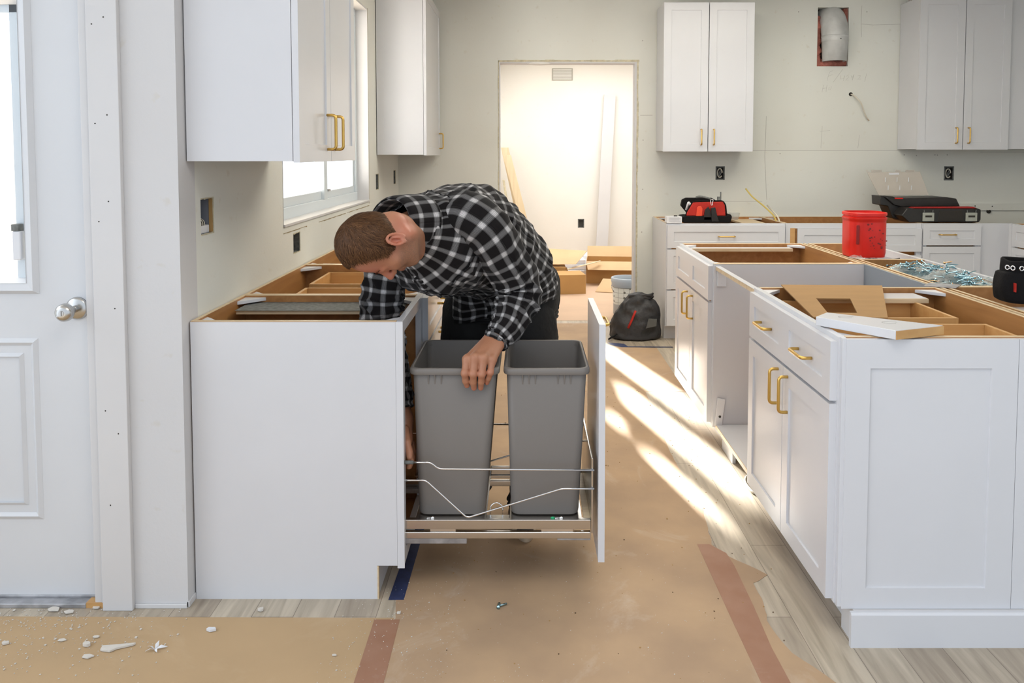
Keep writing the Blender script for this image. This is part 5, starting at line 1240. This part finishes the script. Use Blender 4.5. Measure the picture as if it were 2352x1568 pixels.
# left hand on the bin rim
def finger(J, r):
    B.chain([(np.array(p), q) for p, q in zip(J, r)], .004)
mcp = {'i': (-.181, 2.474, .752), 'm': (-.156, 2.465, .759), 'r': (-.130, 2.466, .758), 'p': (-.104, 2.475, .750)}
pip = {'i': (-.187, 2.4535, .714), 'm': (-.1610, 2.4485, .713), 'r': (-.1350, 2.4495, .712), 'p': (-.1090, 2.4545, .716)}
dip = {'i': (-.1855, 2.4605, .688), 'm': (-.1620, 2.4585, .685), 'r': (-.1375, 2.4585, .685), 'p': (-.1150, 2.4610, .696)}
tip = {'i': (-.1820, 2.4690, .672), 'm': (-.1605, 2.4685, .664), 'r': (-.1390, 2.4685, .664), 'p': (-.1200, 2.4695, .680)}
wr = WR_L
for k, rr_ in (('i', (.0138, .0118, .0104, .0088)), ('m', (.0138, .0116, .0103, .0088)), ('r', (.0132, .0112, .0098, .0084)), ('p', (.0120, .0098, .0086, .0074))):
    finger((mcp[k], pip[k], dip[k], tip[k]), rr_)
    B.ell(np.array(pip[k])+V3(0, -.002, .001), np.eye(3), (rr_[1]*1.06, rr_[1]*1.02, rr_[1]*1.1), .004)
off = {'i': -.024, 'm': -.009, 'r': .008, 'p': .023}
for k in 'imrp':
    a = wr+V3(off[k]*.9, 0, -.002); B.cone(a, mcp[k], .023 if k in 'mr' else .019, .0138 if k != 'p' else .0125, .012)
    B.ell(np.array(mcp[k])+V3(0, -.001, .002), np.eye(3), (.0125, .0125, .0125), .006)
finger((wr+V3(-.022, .0, -.014), (-.168, 2.512, .738), (-.182, 2.503, .712), (-.186, 2.498, .690)), (.017, .0135, .0108, .009))
# right hand inside the cabinet, fingers down round the wire cap
w2 = WR_R
B.cone(w2, V3(-.388, 2.56, .465), .026, .024, .012); B.cone(w2, V3(-.392, 2.60, .46), .024, .022, .012)
for (q, y, dz) in ((0, 2.515, 0), (1, 2.537, -.008), (2, 2.559, -.006), (3, 2.580, .006)):
    finger(((-.386, y+.012, .462), (-.372, y, .440+dz), (-.366, y-.002, .415+dz), (-.372, y-.002, .396+dz)), (.0125, .010, .0092, .0082))
finger(((-.39, 2.555, .50), (-.377, 2.512, .475), (-.367, 2.494, .452), (-.365, 2.486, .437)), (.016, .0125, .0105, .009))
P, Q = surf_nets(B.F, gx, gy, gz)
del B
loc = (P-HO)@AX.T; Lh, Fh, Uh = loc.T; near = np.linalg.norm(P-HO, axis=1) < .19
beard = np.clip((-.012-Uh)/.02, 0, 1)*np.clip((Fh+.025)/.02, 0, 1)*np.clip((.14+Uh)/.04, 0, 1)*near
lips = np.exp(-((Uh+.056)/.009)**2)*np.exp(-(Lh/.018)**2)*np.clip((Fh-.085)/.01, 0, 1)*near
beard = beard*(1-lips)
beard *= 1-np.exp(-((Lh/.020)**2))*np.clip((Uh+.045)/.012, 0, 1)*(Fh > .09)
red = np.zeros(len(P))
for c, s_ in ((HP(0, .12, -.02), .022), (HP(.03, .10, .05), .05), (HP(.09, -.01, 0), .035), (HP(.055, -.06, -.06), .05)): red += .8*np.exp(-(np.linalg.norm(P-c, axis=1)/s_)**2)
for J in (tip, pip):
    for k in J: red += .9*np.exp(-(np.linalg.norm(P-np.array(J[k]), axis=1)/.010)**2)
body = np_mesh('body', P, Q, 'wall', man)
for nm, a_ in (('beard', beard), ('red', np.clip(red, 0, 1)), ('lips', lips)):
    at_ = body.data.attributes.new(nm, 'FLOAT', 'POINT'); at_.data.foreach_set('value', a_.astype(np.float32))
sm = body.modifiers.new('smooth', 'SMOOTH'); sm.factor = .5; sm.iterations = 2
def skin_mat():
    m, N, L, b = new_mat('skin'); b.inputs['Roughness'].default_value = .48; b.inputs['Subsurface Weight'].default_value = .12; b.inputs['Subsurface Radius'].default_value = (.012, .004, .002)
    tc = N.new('ShaderNodeTexCoord'); col = None
    def mix(c1, c2, f):
        mx = N.new('ShaderNodeMix'); mx.data_type = 'RGBA'
        if isinstance(c1, tuple): mx.inputs[6].default_value = (*c1, 1)
        else: L.new(c1, mx.inputs[6])
        mx.inputs[7].default_value = (*c2, 1); L.new(f, mx.inputs[0]); return mx.outputs[2]
    def attr(n): a = N.new('ShaderNodeAttribute'); a.attribute_name = n; return a.outputs['Fac']
    def mul(a, k, b_=None):
        q = N.new('ShaderNodeMath'); q.operation = 'MULTIPLY'; L.new(a, q.inputs[0])
        if b_ is not None: L.new(b_, q.inputs[1])
        else: q.inputs[1].default_value = k
        return q.outputs[0]
    n = N.new('ShaderNodeTexNoise'); n.inputs['Scale'].default_value = 22; n.inputs['Detail'].default_value = 5; L.new(tc.outputs['Object'], n.inputs[0])
    c = mix((.43, .205, .118), (.36, .150, .082), n.outputs[0]); c = mix(c, (.56, .17, .115), mul(attr('red'), .75))
    n2 = N.new('ShaderNodeTexNoise'); n2.inputs['Scale'].default_value = 520; n2.inputs['Detail'].default_value = 2; L.new(tc.outputs['Object'], n2.inputs[0])
    mr = N.new('ShaderNodeMapRange'); mr.inputs[1].default_value = .38; mr.inputs[2].default_value = .62; mr.inputs[3].default_value = .25; mr.inputs[4].default_value = .95; L.new(n2.outputs[0], mr.inputs[0])
    c = mix(c, (.15, .10, .07), mul(attr('beard'), 1, mul(mr.outputs[0], .72))); c = mix(c, (.42, .13, .10), mul(attr('lips'), .7))
    L.new(c, b.inputs['Base Color'])
    bp = N.new('ShaderNodeBump'); bp.inputs['Strength'].default_value = .22; bp.inputs['Distance'].default_value = .002
    n3 = N.new('ShaderNodeTexNoise'); n3.inputs['Scale'].default_value = 160; n3.inputs['Detail'].default_value = 4; L.new(tc.outputs['Object'], n3.inputs[0]); L.new(n3.outputs[0], bp.inputs['Height']); L.new(bp.outputs[0], b.inputs['Normal'])
    return m
M['skin'] = skin_mat(); body.data.materials[0] = M['skin']

# hair: a close shell plus short combed strands
hx = np.arange(-.60, -.24, .0032); hy = np.arange(2.24, 2.62, .0032); hz = np.arange(.96, 1.28, .0032)
H = Field(hx, hy, hz); sl, PP = H.box((-9,)*3, (9,)*3)
q = (PP-HO)@AX.T; l_, f_, u_ = q[..., 0], q[..., 1], q[..., 2]
def ellf(c, r): d = (q-np.array(c))/np.array(r); k0 = np.linalg.norm(d, axis=-1); k1 = np.linalg.norm((q-np.array(c))/np.array(r)**2, axis=-1); return k0*(k0-1)/k1
SKC = np.array([0, .012, .050]); SKR = np.array([.0850, .0945, .1030])
skull = ellf((0, .012, .050), (.0850, .0945, .1030))
thr_f = np.array([-.13, -.10, -.07, -.035, -.02, -.005, .010, .018, .024, .032, .044, .060, .08, .12])
thr_u = np.array([-.045, -.045, -.040, -.020, .028, .030, -.006, -.008, .000, .024, .075, .108, .128, .14])
thr = np.interp(f_, thr_f, thr_u)-.022*np.exp(-(l_/.020)**2)*np.clip((f_-.045)/.02, 0, 1)
wob = .004*np.sin(l_*260+f_*90)+.003*np.sin(l_*510+1.3)
front = (f_ > .05)
d = np.maximum(skull, (thr+wob-u_)*.8)
h = np.clip(.5+.5*(skull-(thr+wob-u_)*.8)/.010, 0, 1)
d = np.where(True, (thr+wob-u_)*.8*(1-h)+skull*h+.010*h*(1-h), d)
H.F = d.astype(np.float32); HPp, HQ = surf_nets(H.F, hx, hy, hz)
loc = (HPp-HO)@AX.T
whorl = np.array([.012, -.052, .128])
def flow(loc):
    t = loc-whorl; r = np.linalg.norm(t, axis=1, keepdims=True); t = t/np.maximum(r, 1e-6)
    sp = np.cross(np.array([0, -.35, .93]), t); t = t+sp*.5*np.exp(-r/.035)
    t[:, 1] += .25*(loc[:, 1] > 0)
    return t
nrm = (loc-SKC)/SKR**2; nrm /= np.linalg.norm(nrm, axis=1, keepdims=True)
# striated relief of the shell
fl = flow(loc); fl -= nrm*np.sum(fl*nrm, 1, keepdims=True); fl /= np.maximum(np.linalg.norm(fl, axis=1, keepdims=True), 1e-6)
sd = np.cross(fl, nrm); ang = np.arctan2(*( (loc-whorl)@np.array([[1, 0, 0], [0, .93, .35]]).T).T)
hv = [Vector(p) for p in loc]
dis = np.array([noise.noise(Vector((a*9, r_*14, 0)))+.6*noise.noise(Vector((a*24, r_*22, 5))) for a, r_ in zip(ang, np.linalg.norm(loc-whorl, axis=1))])
HPp2 = HPp+(nrm@AX)*(dis*.0042)[:, None]
rngh = np.random.default_rng(3)
outv = [HPp2]; outq = [HQ]; base_n = len(HPp2)
N_ST = 15000
fi = rngh.integers(0, len(HQ), N_ST); wts = rngh.dirichlet(np.ones(4), N_ST)
root = (loc[HQ[fi]]*wts[..., None]).sum(1); keep = np.linalg.norm((root-SKC)/SKR, axis=1) > .97
root = root[keep]; nn = (root-SKC)/SKR**2; nn /= np.linalg.norm(nn, axis=1, keepdims=True)
ff = flow(root); ff += rngh.normal(0, .20, ff.shape); ff += .7*np.array([[noise.noise(Vector(p)*26+Vector((k, 0, 0))) for k in (0, 7, 13)] for p in root]); ff -= nn*np.sum(ff*nn, 1, keepdims=True); ff /= np.linalg.norm(ff, axis=1, keepdims=True)
ss = np.cross(ff, nn); Ls = rngh.uniform(.013, .030, len(root)); Ls = np.where(root[:, 1] > .025, Ls*.55, Ls); Ls = np.where(root[:, 2] < .02, Ls*.45, Ls)
vs = []; nseg = 3; lift = np.array([.5+noise.noise(Vector(p)*38) for p in root])
for i in range(nseg+1):
    t = i/nseg; w_ = .00055*(1-t*.85)
    c_ = root+ff*(Ls*t)[:, None]+nn*(-.001+.0042*t-.0052*t*t)
    # stay on the skull curve
    g = (c_-SKC)/SKR; k_ = np.linalg.norm(g, axis=1); r0 = np.linalg.norm((root-SKC)/SKR, axis=1)
    c_ = SKC+(c_-SKC)*((r0+(.028+.05*lift)*t*(1.3-t))/k_)[:, None]
    vs.append(c_-ss*w_); vs.append(c_+ss*w_)
vs = np.stack(vs, 1); ns = len(root); SV = vs.reshape(-1, 3)@AX+HO
bi = base_n+np.arange(ns)*2*(nseg+1)
qs = [np.stack([bi+2*i, bi+2*i+1, bi+2*i+3, bi+2*i+2], 1) for i in range(nseg)]
allv = np.concatenate([HPp2, SV]); allq = np.concatenate([HQ]+qs)
def hair_mat():
    m, N, L, b = new_mat('brown_hair'); b.inputs['Roughness'].default_value = .5; b.inputs['Specular IOR Level'].default_value = .2
    g = N.new('ShaderNodeNewGeometry'); r = N.new('ShaderNodeValToRGB'); e = r.color_ramp.elements
    e[0].color = (.032, .014, .0065, 1); e[1].color = (.185, .086, .036, 1); L.new(g.outputs['Random Per Island'], r.inputs[0]); L.new(r.outputs[0], b.inputs['Base Color']); return m
M['hair'] = hair_mat()
hair = np_mesh('hair', allv, allq, 'hair', man)
# eyebrows
vv = []; qq = []; rb_ = np.random.default_rng(5)
for s_ in (1, -1):
    for k in range(160):
        t = rb_.uniform(0, 1); l0 = s_*(.014+.036*t); u0 = .030+.006*math.sin(t*2.4)+rb_.normal(0, .0022); f0 = .1035-.020*t**1.6
        p = HP(l0, f0, u0); d_ = unit(hl*s_*1.0+hu*.25-hf*.35*t)*rb_.uniform(.006, .009); w_ = hu*.00045; n0 = len(vv)
        vv += [p-w_, p+w_, p+d_+hf*.0012]; qq.append((n0, n0+1, n0+2))
np_mesh('eyebrows', np.array(vv), qq, 'hair', man)

# ------------------------------------------------------------------ plaid cloth
def plaid_mat(name='plaid_flannel', per=.044):
    m, N, L, b = new_mat(name); b.inputs['Roughness'].default_value = .9; b.inputs['Specular IOR Level'].default_value = .15
    b.inputs['Sheen Weight'].default_value = .08
    uv = N.new('ShaderNodeUVMap'); uv.uv_map = 'UVMap'; sp = N.new('ShaderNodeSeparateXYZ'); L.new(uv.outputs[0], sp.inputs[0])
    def math_(op, a, b_=None, c_=None):
        q_ = N.new('ShaderNodeMath'); q_.operation = op
        for i, x in enumerate((a, b_, c_)):
            if x is None: continue
            if isinstance(x, (int, float)): q_.inputs[i].default_value = x
            else: L.new(x, q_.inputs[i])
        return q_.outputs[0]
    def band(c):
        t = math_('FRACT', math_('DIVIDE', c, per)); d_ = math_('ABSOLUTE', math_('SUBTRACT', t, .5))
        r = N.new('ShaderNodeValToRGB'); r.color_ramp.interpolation = 'LINEAR'; e = r.color_ramp.elements
        e[0].position = 0; e[0].color = (.95,)*3+(1,); e[1].position = .5; e[1].color = (0, 0, 0, 1)
        for p_, v_ in ((.010, .95), (.018, .42), (.040, .40), (.048, .98), (.060, .98), (.068, .40), (.092, .38), (.10, .95), (.112, .95), (.12, .34), (.172, .30), (.182, 0)):
            x = e.new(p_); x.color = (v_, v_, v_, 1)
        L.new(d_, r.inputs[0]); return r.outputs[0]
    f, g = band(sp.outputs[0]), band(sp.outputs[1])
    s_ = math_('ADD', f, g); pr = math_('MULTIPLY', f, g)
    v = math_('ADD', math_('MULTIPLY', s_, .165), math_('MULTIPLY', pr, .62))
    # twill threads and wear
    n = N.new('ShaderNodeTexNoise'); n.inputs['Scale'].default_value = 900; tc = N.new('ShaderNodeTexCoord'); L.new(tc.outputs['Object'], n.inputs[0])
    v = math_('MULTIPLY', v, math_('ADD', math_('MULTIPLY', n.outputs[0], .7), .65))
    cm = N.new('ShaderNodeCombineColor'); L.new(math_('ADD', v, .0075), cm.inputs[0]); L.new(math_('ADD', math_('MULTIPLY', v, .985), .0062), cm.inputs[1]); L.new(math_('ADD', math_('MULTIPLY', v, .985), .0065), cm.inputs[2])
    L.new(cm.outputs[0], b.inputs['Base Color'])
    bp = N.new('ShaderNodeBump'); bp.inputs['Strength'].default_value = .25; bp.inputs['Distance'].default_value = .003
    n2 = N.new('ShaderNodeTexNoise'); n2.inputs['Scale'].default_value = 38; n2.inputs['Detail'].default_value = 4; L.new(tc.outputs['Object'], n2.inputs[0]); L.new(n2.outputs[0], bp.inputs['Height']); L.new(bp.outputs[0], b.inputs['Normal'])
    return m
M['plaid'] = plaid_mat()
M['trouser'] = pmat('black_trouser_cloth', (.012, .0115, .0115), .85, bump=.3, bscale=60)
def catmull(A, t):
    A = np.array(A, float); n = len(A)-1; x = min(max(t*n, 0), n-1e-9); i = int(x); f = x-i
    p0, p1, p2, p3 = A[max(i-1, 0)], A[i], A[i+1], A[min(i+2, n)]
    return .5*((2*p1)+(-p0+p2)*f+(2*p0-5*p1+4*p2-p3)*f*f+(-p0+3*p1-3*p2+p3)*f**3)
class Loft:
    """st: rows of centre(3), axis A(3), axis B(3), rA, rB+, rB-  (B+ = back half, B- = front half)"""
    def __init__(s, st, expo=2.2): s.st = np.array([list(a)+list(b)+list(c)+[ra, rb, rf] for a, b, c, ra, rb, rf in st], float); s.e = expo; s.wr = None
    def at(s, a, t, off=0):
        r = catmull(s.st, t); c, A, Bx = r[:3], r[3:6], r[6:9]; A = A/np.linalg.norm(A); Bx = Bx-A*(A@Bx); Bx = Bx/np.linalg.norm(Bx)
        ca, sa = math.cos(a), math.sin(a); e = s.e; k = (abs(ca)**e+abs(sa)**e)**(-1/e)
        x = k*ca*(r[9]+off); y = k*sa*((r[10] if sa >= 0 else r[11])+off)
        return c+A*x+Bx*y
    def grid(s, na, nt, t0=0, t1=1):
        G = np.zeros((nt+1, na, 3))
        for i in range(nt+1):
            t = t0+(t1-t0)*i/nt
            for j in range(na): G[i, j] = s.at(2*math.pi*j/na, t)
        return G
def loft_mesh(name, G, mat, parent, wr=None, uo=(0, 0), circ=None, seam=0, thick=.0):
    nt, na = G.shape[0]-1, G.shape[1]
    per = np.linalg.norm(np.roll(G, -1, 1)-G, axis=2).sum(1).mean() if circ is None else circ
    per = max(1, round(per/.044))*.044
    cent = G.mean(1); vlen = np.concatenate([[0], np.cumsum(np.linalg.norm(np.diff(cent, axis=0), axis=1))])
    # duplicate seam column for UVs
    G2 = np.concatenate([G, G[:, :1]], 1)
    U = np.tile(np.linspace(0, per, na+1)[None], (nt+1, 1))+uo[0]; Vv = np.tile(vlen[:, None], (1, na+1))+uo[1]
    du = np.roll(G, -1, 1)-np.roll(G, 1, 1); dv = np.gradient(G, axis=0); nm = np.cross(du, dv); nm /= np.maximum(np.linalg.norm(nm, axis=2, keepdims=True), 1e-9)
    out = np.sign(np.sum(nm*(G-cent[:, None]), axis=2).mean()); nm *= out; nm = np.concatenate([nm, nm[:, :1]], 1)
    if wr is not None:
        D = np.zeros((nt+1, na+1))
        for i in range(nt+1):
            for j in range(na+1):
                jj = j % na; D[i, j] = wr(2*math.pi*jj/na, i/nt, G2[i, j])
        G2 = G2+nm*D[..., None]
    idx = np.arange((nt+1)*(na+1)).reshape(nt+1, na+1)
    Qd = np.stack([idx[:-1, :-1], idx[:-1, 1:], idx[1:, 1:], idx[1:, :-1]], -1).reshape(-1, 4)
    o = np_mesh(name, G2.reshape(-1, 3), Qd, mat, parent, uv=np.stack([U, Vv], -1).reshape(-1, 2))
    so_ = o.modifiers.new('solid', 'SOLIDIFY'); so_.thickness = .0016; so_.offset = -1
    return o, G2
nz = lambda p, s, o=0: noise.noise(Vector((float(p[0])*s+o, float(p[1])*s, float(p[2])*s)))
def ridge(x): return 1-abs(x)*2
LA = unit(V3(.80, -.45, .20))
S = [  # centre, left axis, back axis, rA, rBack, rFront
 (V3(-.095, 3.045, .805), V3(.97, -.20, .22), V3(.1, .97, .1), .205, .135, .135),
 (V3(-.090, 3.035, .880), V3(.97, -.22, .14), V3(.2, .95, .3), .203, .145, .155),
 (V3(-.100, 3.005, .965), V3(.94, -.30, .08), V3(.25, .8, .5), .198, .150, .17),
 (V3(-.158, 2.925, 1.055), V3(.88, -.40, .14), V3(.15, .55, .8), .193, .152, .195),
 (V3(-.222, 2.830, 1.122), V3(.84, -.44, .18), V3(.05, .42, .88), .195, .150, .225),
 (V3(-.280, 2.740, 1.150), V3(.82, -.46, .20), V3(.0, .38, .9), .196, .132, .24),
 (V3(-.320, 2.680, 1.155), V3(.80, -.48, .20), V3(-.05, .40, .9), .175, .112, .215),
 (V3(-.365, 2.630, 1.150), V3(.80, -.48, .20), V3(-.15, .42, .88), .125, .090, .14),
 (V3(-.395, 2.590, 1.145), V3(.80, -.48, .18), V3(-.25, .42, .86), .082, .078, .085)]
tor = Loft(S, 2.25)
def wr_t(a, t, p):
    w_ = .010*noise.noise(Vector((math.cos(a)*1.6, math.sin(a)*1.6, t*3.2+3)))
    w_ += .014*max(0, ridge(nz(p, 7.5, 2)))**2-.006
    w_ += .006*max(0, ridge(nz(p*np.array([1, .7, 1.6]), 15, 5)))**2
    if t < .25: w_ += .012*math.sin(a*5+1)*(1-t/.25)
    return w_
G = tor.grid(150, 130)
shirt, G2t = loft_mesh('shirt', G, 'plaid', man, wr_t)
def strip_on(lft, name, a0, a1, t0, t1, na, nt, off, mat, parent, uvrot=0, wrf=wr_t):
    """small cloth piece lying on a loft"""
    G_ = np.zeros((nt+1, na+1, 3))
    for i in range(nt+1):
        for j in range(na+1):
            t = t0+(t1-t0)*i/nt; a = a0+(a1-a0)*j/na; p0 = lft.at(a, t); p = lft.at(a, t, off+wrf(a, t, p0)); G_[i, j] = p
    U = np.concatenate([[0], np.cumsum(np.linalg.norm(np.diff(G_[0], axis=0), axis=1))]); Vv = np.concatenate([[0], np.cumsum(np.linalg.norm(np.diff(G_[:, 0], axis=0), axis=1))])
    uu, vv_ = np.meshgrid(U, Vv); c_, s_ = math.cos(uvrot), math.sin(uvrot); uv = np.stack([uu*c_-vv_*s_, uu*s_+vv_*c_], -1)
    idx = np.arange((nt+1)*(na+1)).reshape(nt+1, na+1); Qd = np.stack([idx[:-1, :-1], idx[:-1, 1:], idx[1:, 1:], idx[1:, :-1]], -1).reshape(-1, 4)
    o = np_mesh(name, G_.reshape(-1, 3), Qd, mat, parent, uv=uv.reshape(-1, 2)); so_ = o.modifiers.new('solid', 'SOLIDIFY'); so_.thickness = .002; so_.offset = 1
    return o
strip_on(tor, 'placket', R(-97), R(-83), .02, .93, 6, 90, .0035, 'plaid', man)
for t in (.12, .24, .37, .50, .63, .76):
    c = tor.at(R(-90), t, .009+wr_t(R(-90), t, tor.at(R(-90), t))); m = MB(); m.sphere(tuple(c), .0055, 12, 1, 1, 1); m.build('button', 'black_plastic', shirt, smooth=True)
strip_on(tor, 'chest_pocket', R(-66), R(-36), .50, .66, 14, 20, .003, 'plaid', man)
strip_on(tor, 'pocket_flap', R(-68), R(-34), .645, .705, 14, 8, .0075, 'plaid', man)
strip_on(tor, 'back_yoke_seam', R(10), R(170), .80, .806, 60, 1, .0035, 'plaid', man)
# sleeves
def sleeve(name, pts, up, wrf, uo):
    st = []; n = len(pts)
    for i, (c, r1, r2) in enumerate(pts):
        a = pts[max(i-1, 0)][0]; b_ = pts[min(i+1, n-1)][0]; T_ = unit(b_-a); U_ = unit(up-T_*(up@T_)); W_ = np.cross(T_, U_)
        st.append((c, U_, W_, r1, r2, r2))
    lf = Loft(st, 2.0); return lf, loft_mesh(name, lf.grid(84, 150), 'plaid', man, wrf, uo)[0]
def wr_s(seed, el):
    def f(a, t, p):
        k = math.exp(-((t-el)/.16)**2); c_ = math.exp(-((t-.90)/.08)**2)
        q_ = .0045*noise.noise(Vector((math.cos(a)*1.2+seed, math.sin(a)*1.2, t*7)))
        q_ += (.006+.014*k+.008*c_)*(max(0, ridge(noise.noise(Vector((math.cos(a)*1.1+seed, math.sin(a)*1.1, t*15+a*.5)))))**2-.4)
        q_ += .0025*math.sin(t*70+2.2*math.cos(a+seed))*(k+c_)
        return q_
    return f
lp = [(V3(-.250, 2.690, 1.175), .078, .090), (V3(-.190, 2.640, 1.178), .086, .092), (V3(-.125, 2.615, 1.135), .082, .084), (V3(-.080, 2.640, 1.055), .076, .078), (V3(-.032, 2.680, .975), .072, .073),
      (V3(-.022, 2.680, .915), .068, .070), (V3(-.042, 2.645, .865), .060, .062), (V3(-.062, 2.605, .825), .050, .053), (V3(-.086, 2.582, .803), .041, .044), (V3(-.094, 2.572, .792), .038, .040), (V3(-.101, 2.563, .781), .036, .037)]
lsl, o1 = sleeve('sleeve', lp, V3(.3, -.9, .2), wr_s(2, .5), (.01, .012))
rp = [(V3(-.350, 2.740, 1.13), .075, .085), (V3(-.400, 2.740, 1.115), .080, .085), (V3(-.455, 2.735, 1.06), .078, .080), (V3(-.480, 2.725, .97), .073, .074), (V3(-.488, 2.720, .88), .068, .070),
      (V3(-.482, 2.712, .80), .064, .066), (V3(-.462, 2.69, .73), .055, .057), (V3(-.438, 2.660, .66), .047, .050), (V3(-.418, 2.632, .59), .038, .042), (V3(-.408, 2.618, .55), .036, .039)]
rsl, o2 = sleeve('sleeve', rp, V3(.9, -.3, 0), wr_s(7, .5), (.0, .02))
# cuff band on the left wrist
def tube_band(lf, name, t0, t1, off):
    G_ = np.array([[lf.at(2*math.pi*j/60, t0+(t1-t0)*i/8, off+.002*math.sin(3*2*math.pi*j/60)) for j in range(60)] for i in range(9)])
    return loft_mesh(name, G_, 'plaid', man, None, (.02, .02))[0]
tube_band(lsl, 'cuff', .90, 1.0, .0035)
# collar: fallen band open round the neck
cst = []
CN = unit(V3(-.62, -.62, -.10)); 
cst = [(V3(-.360, 2.640, 1.150), V3(.80, -.48, .18), V3(-.20, .42, .88), .118, .098, .092),
       (V3(-.385, 2.610, 1.150), V3(.80, -.48, .18), V3(-.25, .42, .86), .100, .094, .088),
       (V3(-.412, 2.580, 1.152), V3(.80, -.50, .16), V3(-.30, .40, .86), .088, .092, .080),
       (V3(-.436, 2.556, 1.156), V3(.80, -.50, .16), V3(-.30, .40, .86), .088, .094, .078)]
col = Loft(cst, 2.0)
cg = col.grid(96, 14); loft_mesh('collar', cg, 'plaid', man, lambda a, t, p: .003*math.sin(2*a+1)*t, (.012, .0))
cst2 = [(V3(-.436, 2.556, 1.156), V3(.80, -.50, .16), V3(-.30, .40, .86), .088, .094, .078),
        (V3(-.428, 2.566, 1.156), V3(.80, -.50, .16), V3(-.30, .40, .86), .096, .102, .086),
        (V3(-.400, 2.596, 1.152), V3(.80, -.48, .18), V3(-.28, .42, .86), .106, .110, .100),
        (V3(-.372, 2.622, 1.150), V3(.80, -.48, .18), V3(-.20, .42, .88), .124, .112, .110)]
loft_mesh('collar_fall', Loft(cst2, 2.0).grid(96, 14), 'plaid', man, lambda a, t, p: .003*math.sin(3*a)*t, (.0, .03))

# trousers
def legs(name, pts, uo=0):
    st = []
    for (c, r1, r2) in pts: st.append((c, V3(1, -.1, 0), V3(.1, 1, 0), r1, r2, r2))
    lf = Loft(st, 2.1)
    def w_(a, t, p): return .007*max(0, ridge(nz(p*np.array([1, 1, .45]), 11, 3)))**2+.010*math.exp(-((t-1)/.12)**2)*math.sin(t*90+2*math.cos(a))*.5
    return loft_mesh(name, lf.grid(64, 90), 'trouser', man, w_)[0]
legs('trousers', [(V3(-.105, 3.06, 1.0), .16, .12), (V3(-.085, 3.07, .94), .198, .135), (V3(-.085, 3.08, .88), .212, .140), (V3(-.09, 3.08, .82), .215, .138), (V3(-.092, 3.075, .765), .212, .125)])
legs('trouser_leg', [(V3(.005, 3.07, .86), .10, .115), (V3(.012, 3.05, .76), .105, .112), (V3(.028, 3.02, .64), .090, .10), (V3(.030, 2.99, .50), .080, .085), (V3(.026, 3.01, .32), .074, .080), (V3(.018, 3.025, .16), .072, .078), (V3(.012, 3.02, .055), .076, .085)])
legs('trouser_leg', [(V3(-.200, 3.09, .86), .10, .115), (V3(-.208, 3.08, .76), .108, .114), (V3(-.225, 3.06, .64), .093, .10), (V3(-.235, 3.05, .50), .083, .088), (V3(-.228, 3.09, .32), .076, .080), (V3(-.220, 3.155, .16), .072, .078), (V3(-.217, 3.17, .055), .076, .085)])
# shoes
M['shoe'] = pmat('dark_shoe', (.06, .045, .035), .7, bump=.2, bscale=80); M['sole'] = pmat('pale_rubber_sole', (.52, .42, .30), .7)
for (cx, cy, rz) in ((-.010, 2.952, .10), (-.222, 3.12, -.15)):
    c_, s_ = math.cos(rz), math.sin(rz); T_ = lambda v, cx=cx, cy=cy, c_=c_, s_=s_: Vector((cx+v[0]*c_-v[1]*s_, cy+v[0]*s_+v[1]*c_, v[2]))
    oz = [(math.sin(t)*.052*(1-.18*math.cos(t)), -math.cos(t)*.145) for t in [2*math.pi*k/36 for k in range(36)]]
    m = MB(T_); rings(m, [[(x*.96, y*.98, .0015) for x, y in oz], [(x, y, .006) for x, y in oz], [(x, y, .026) for x, y in oz], [(x*.97, y*.98, .029) for x, y in oz]], True, True); sh_ = m.build('shoe_sole', 'sole', man, smooth=True); es = sh_.modifiers.new('e', 'EDGE_SPLIT'); es.split_angle = R(50)
    m = MB(T_); rings(m, [[(x*.95, y*.97, .028) for x, y in oz], [(x*.92, y*.94+.004, .050) for x, y in oz], [(x*.80, y*.72+.030, .078) for x, y in oz], [(x*.74, y*.42+.070, .105) for x, y in oz]], True, True); m.build('shoe', 'shoe', man, smooth=True)
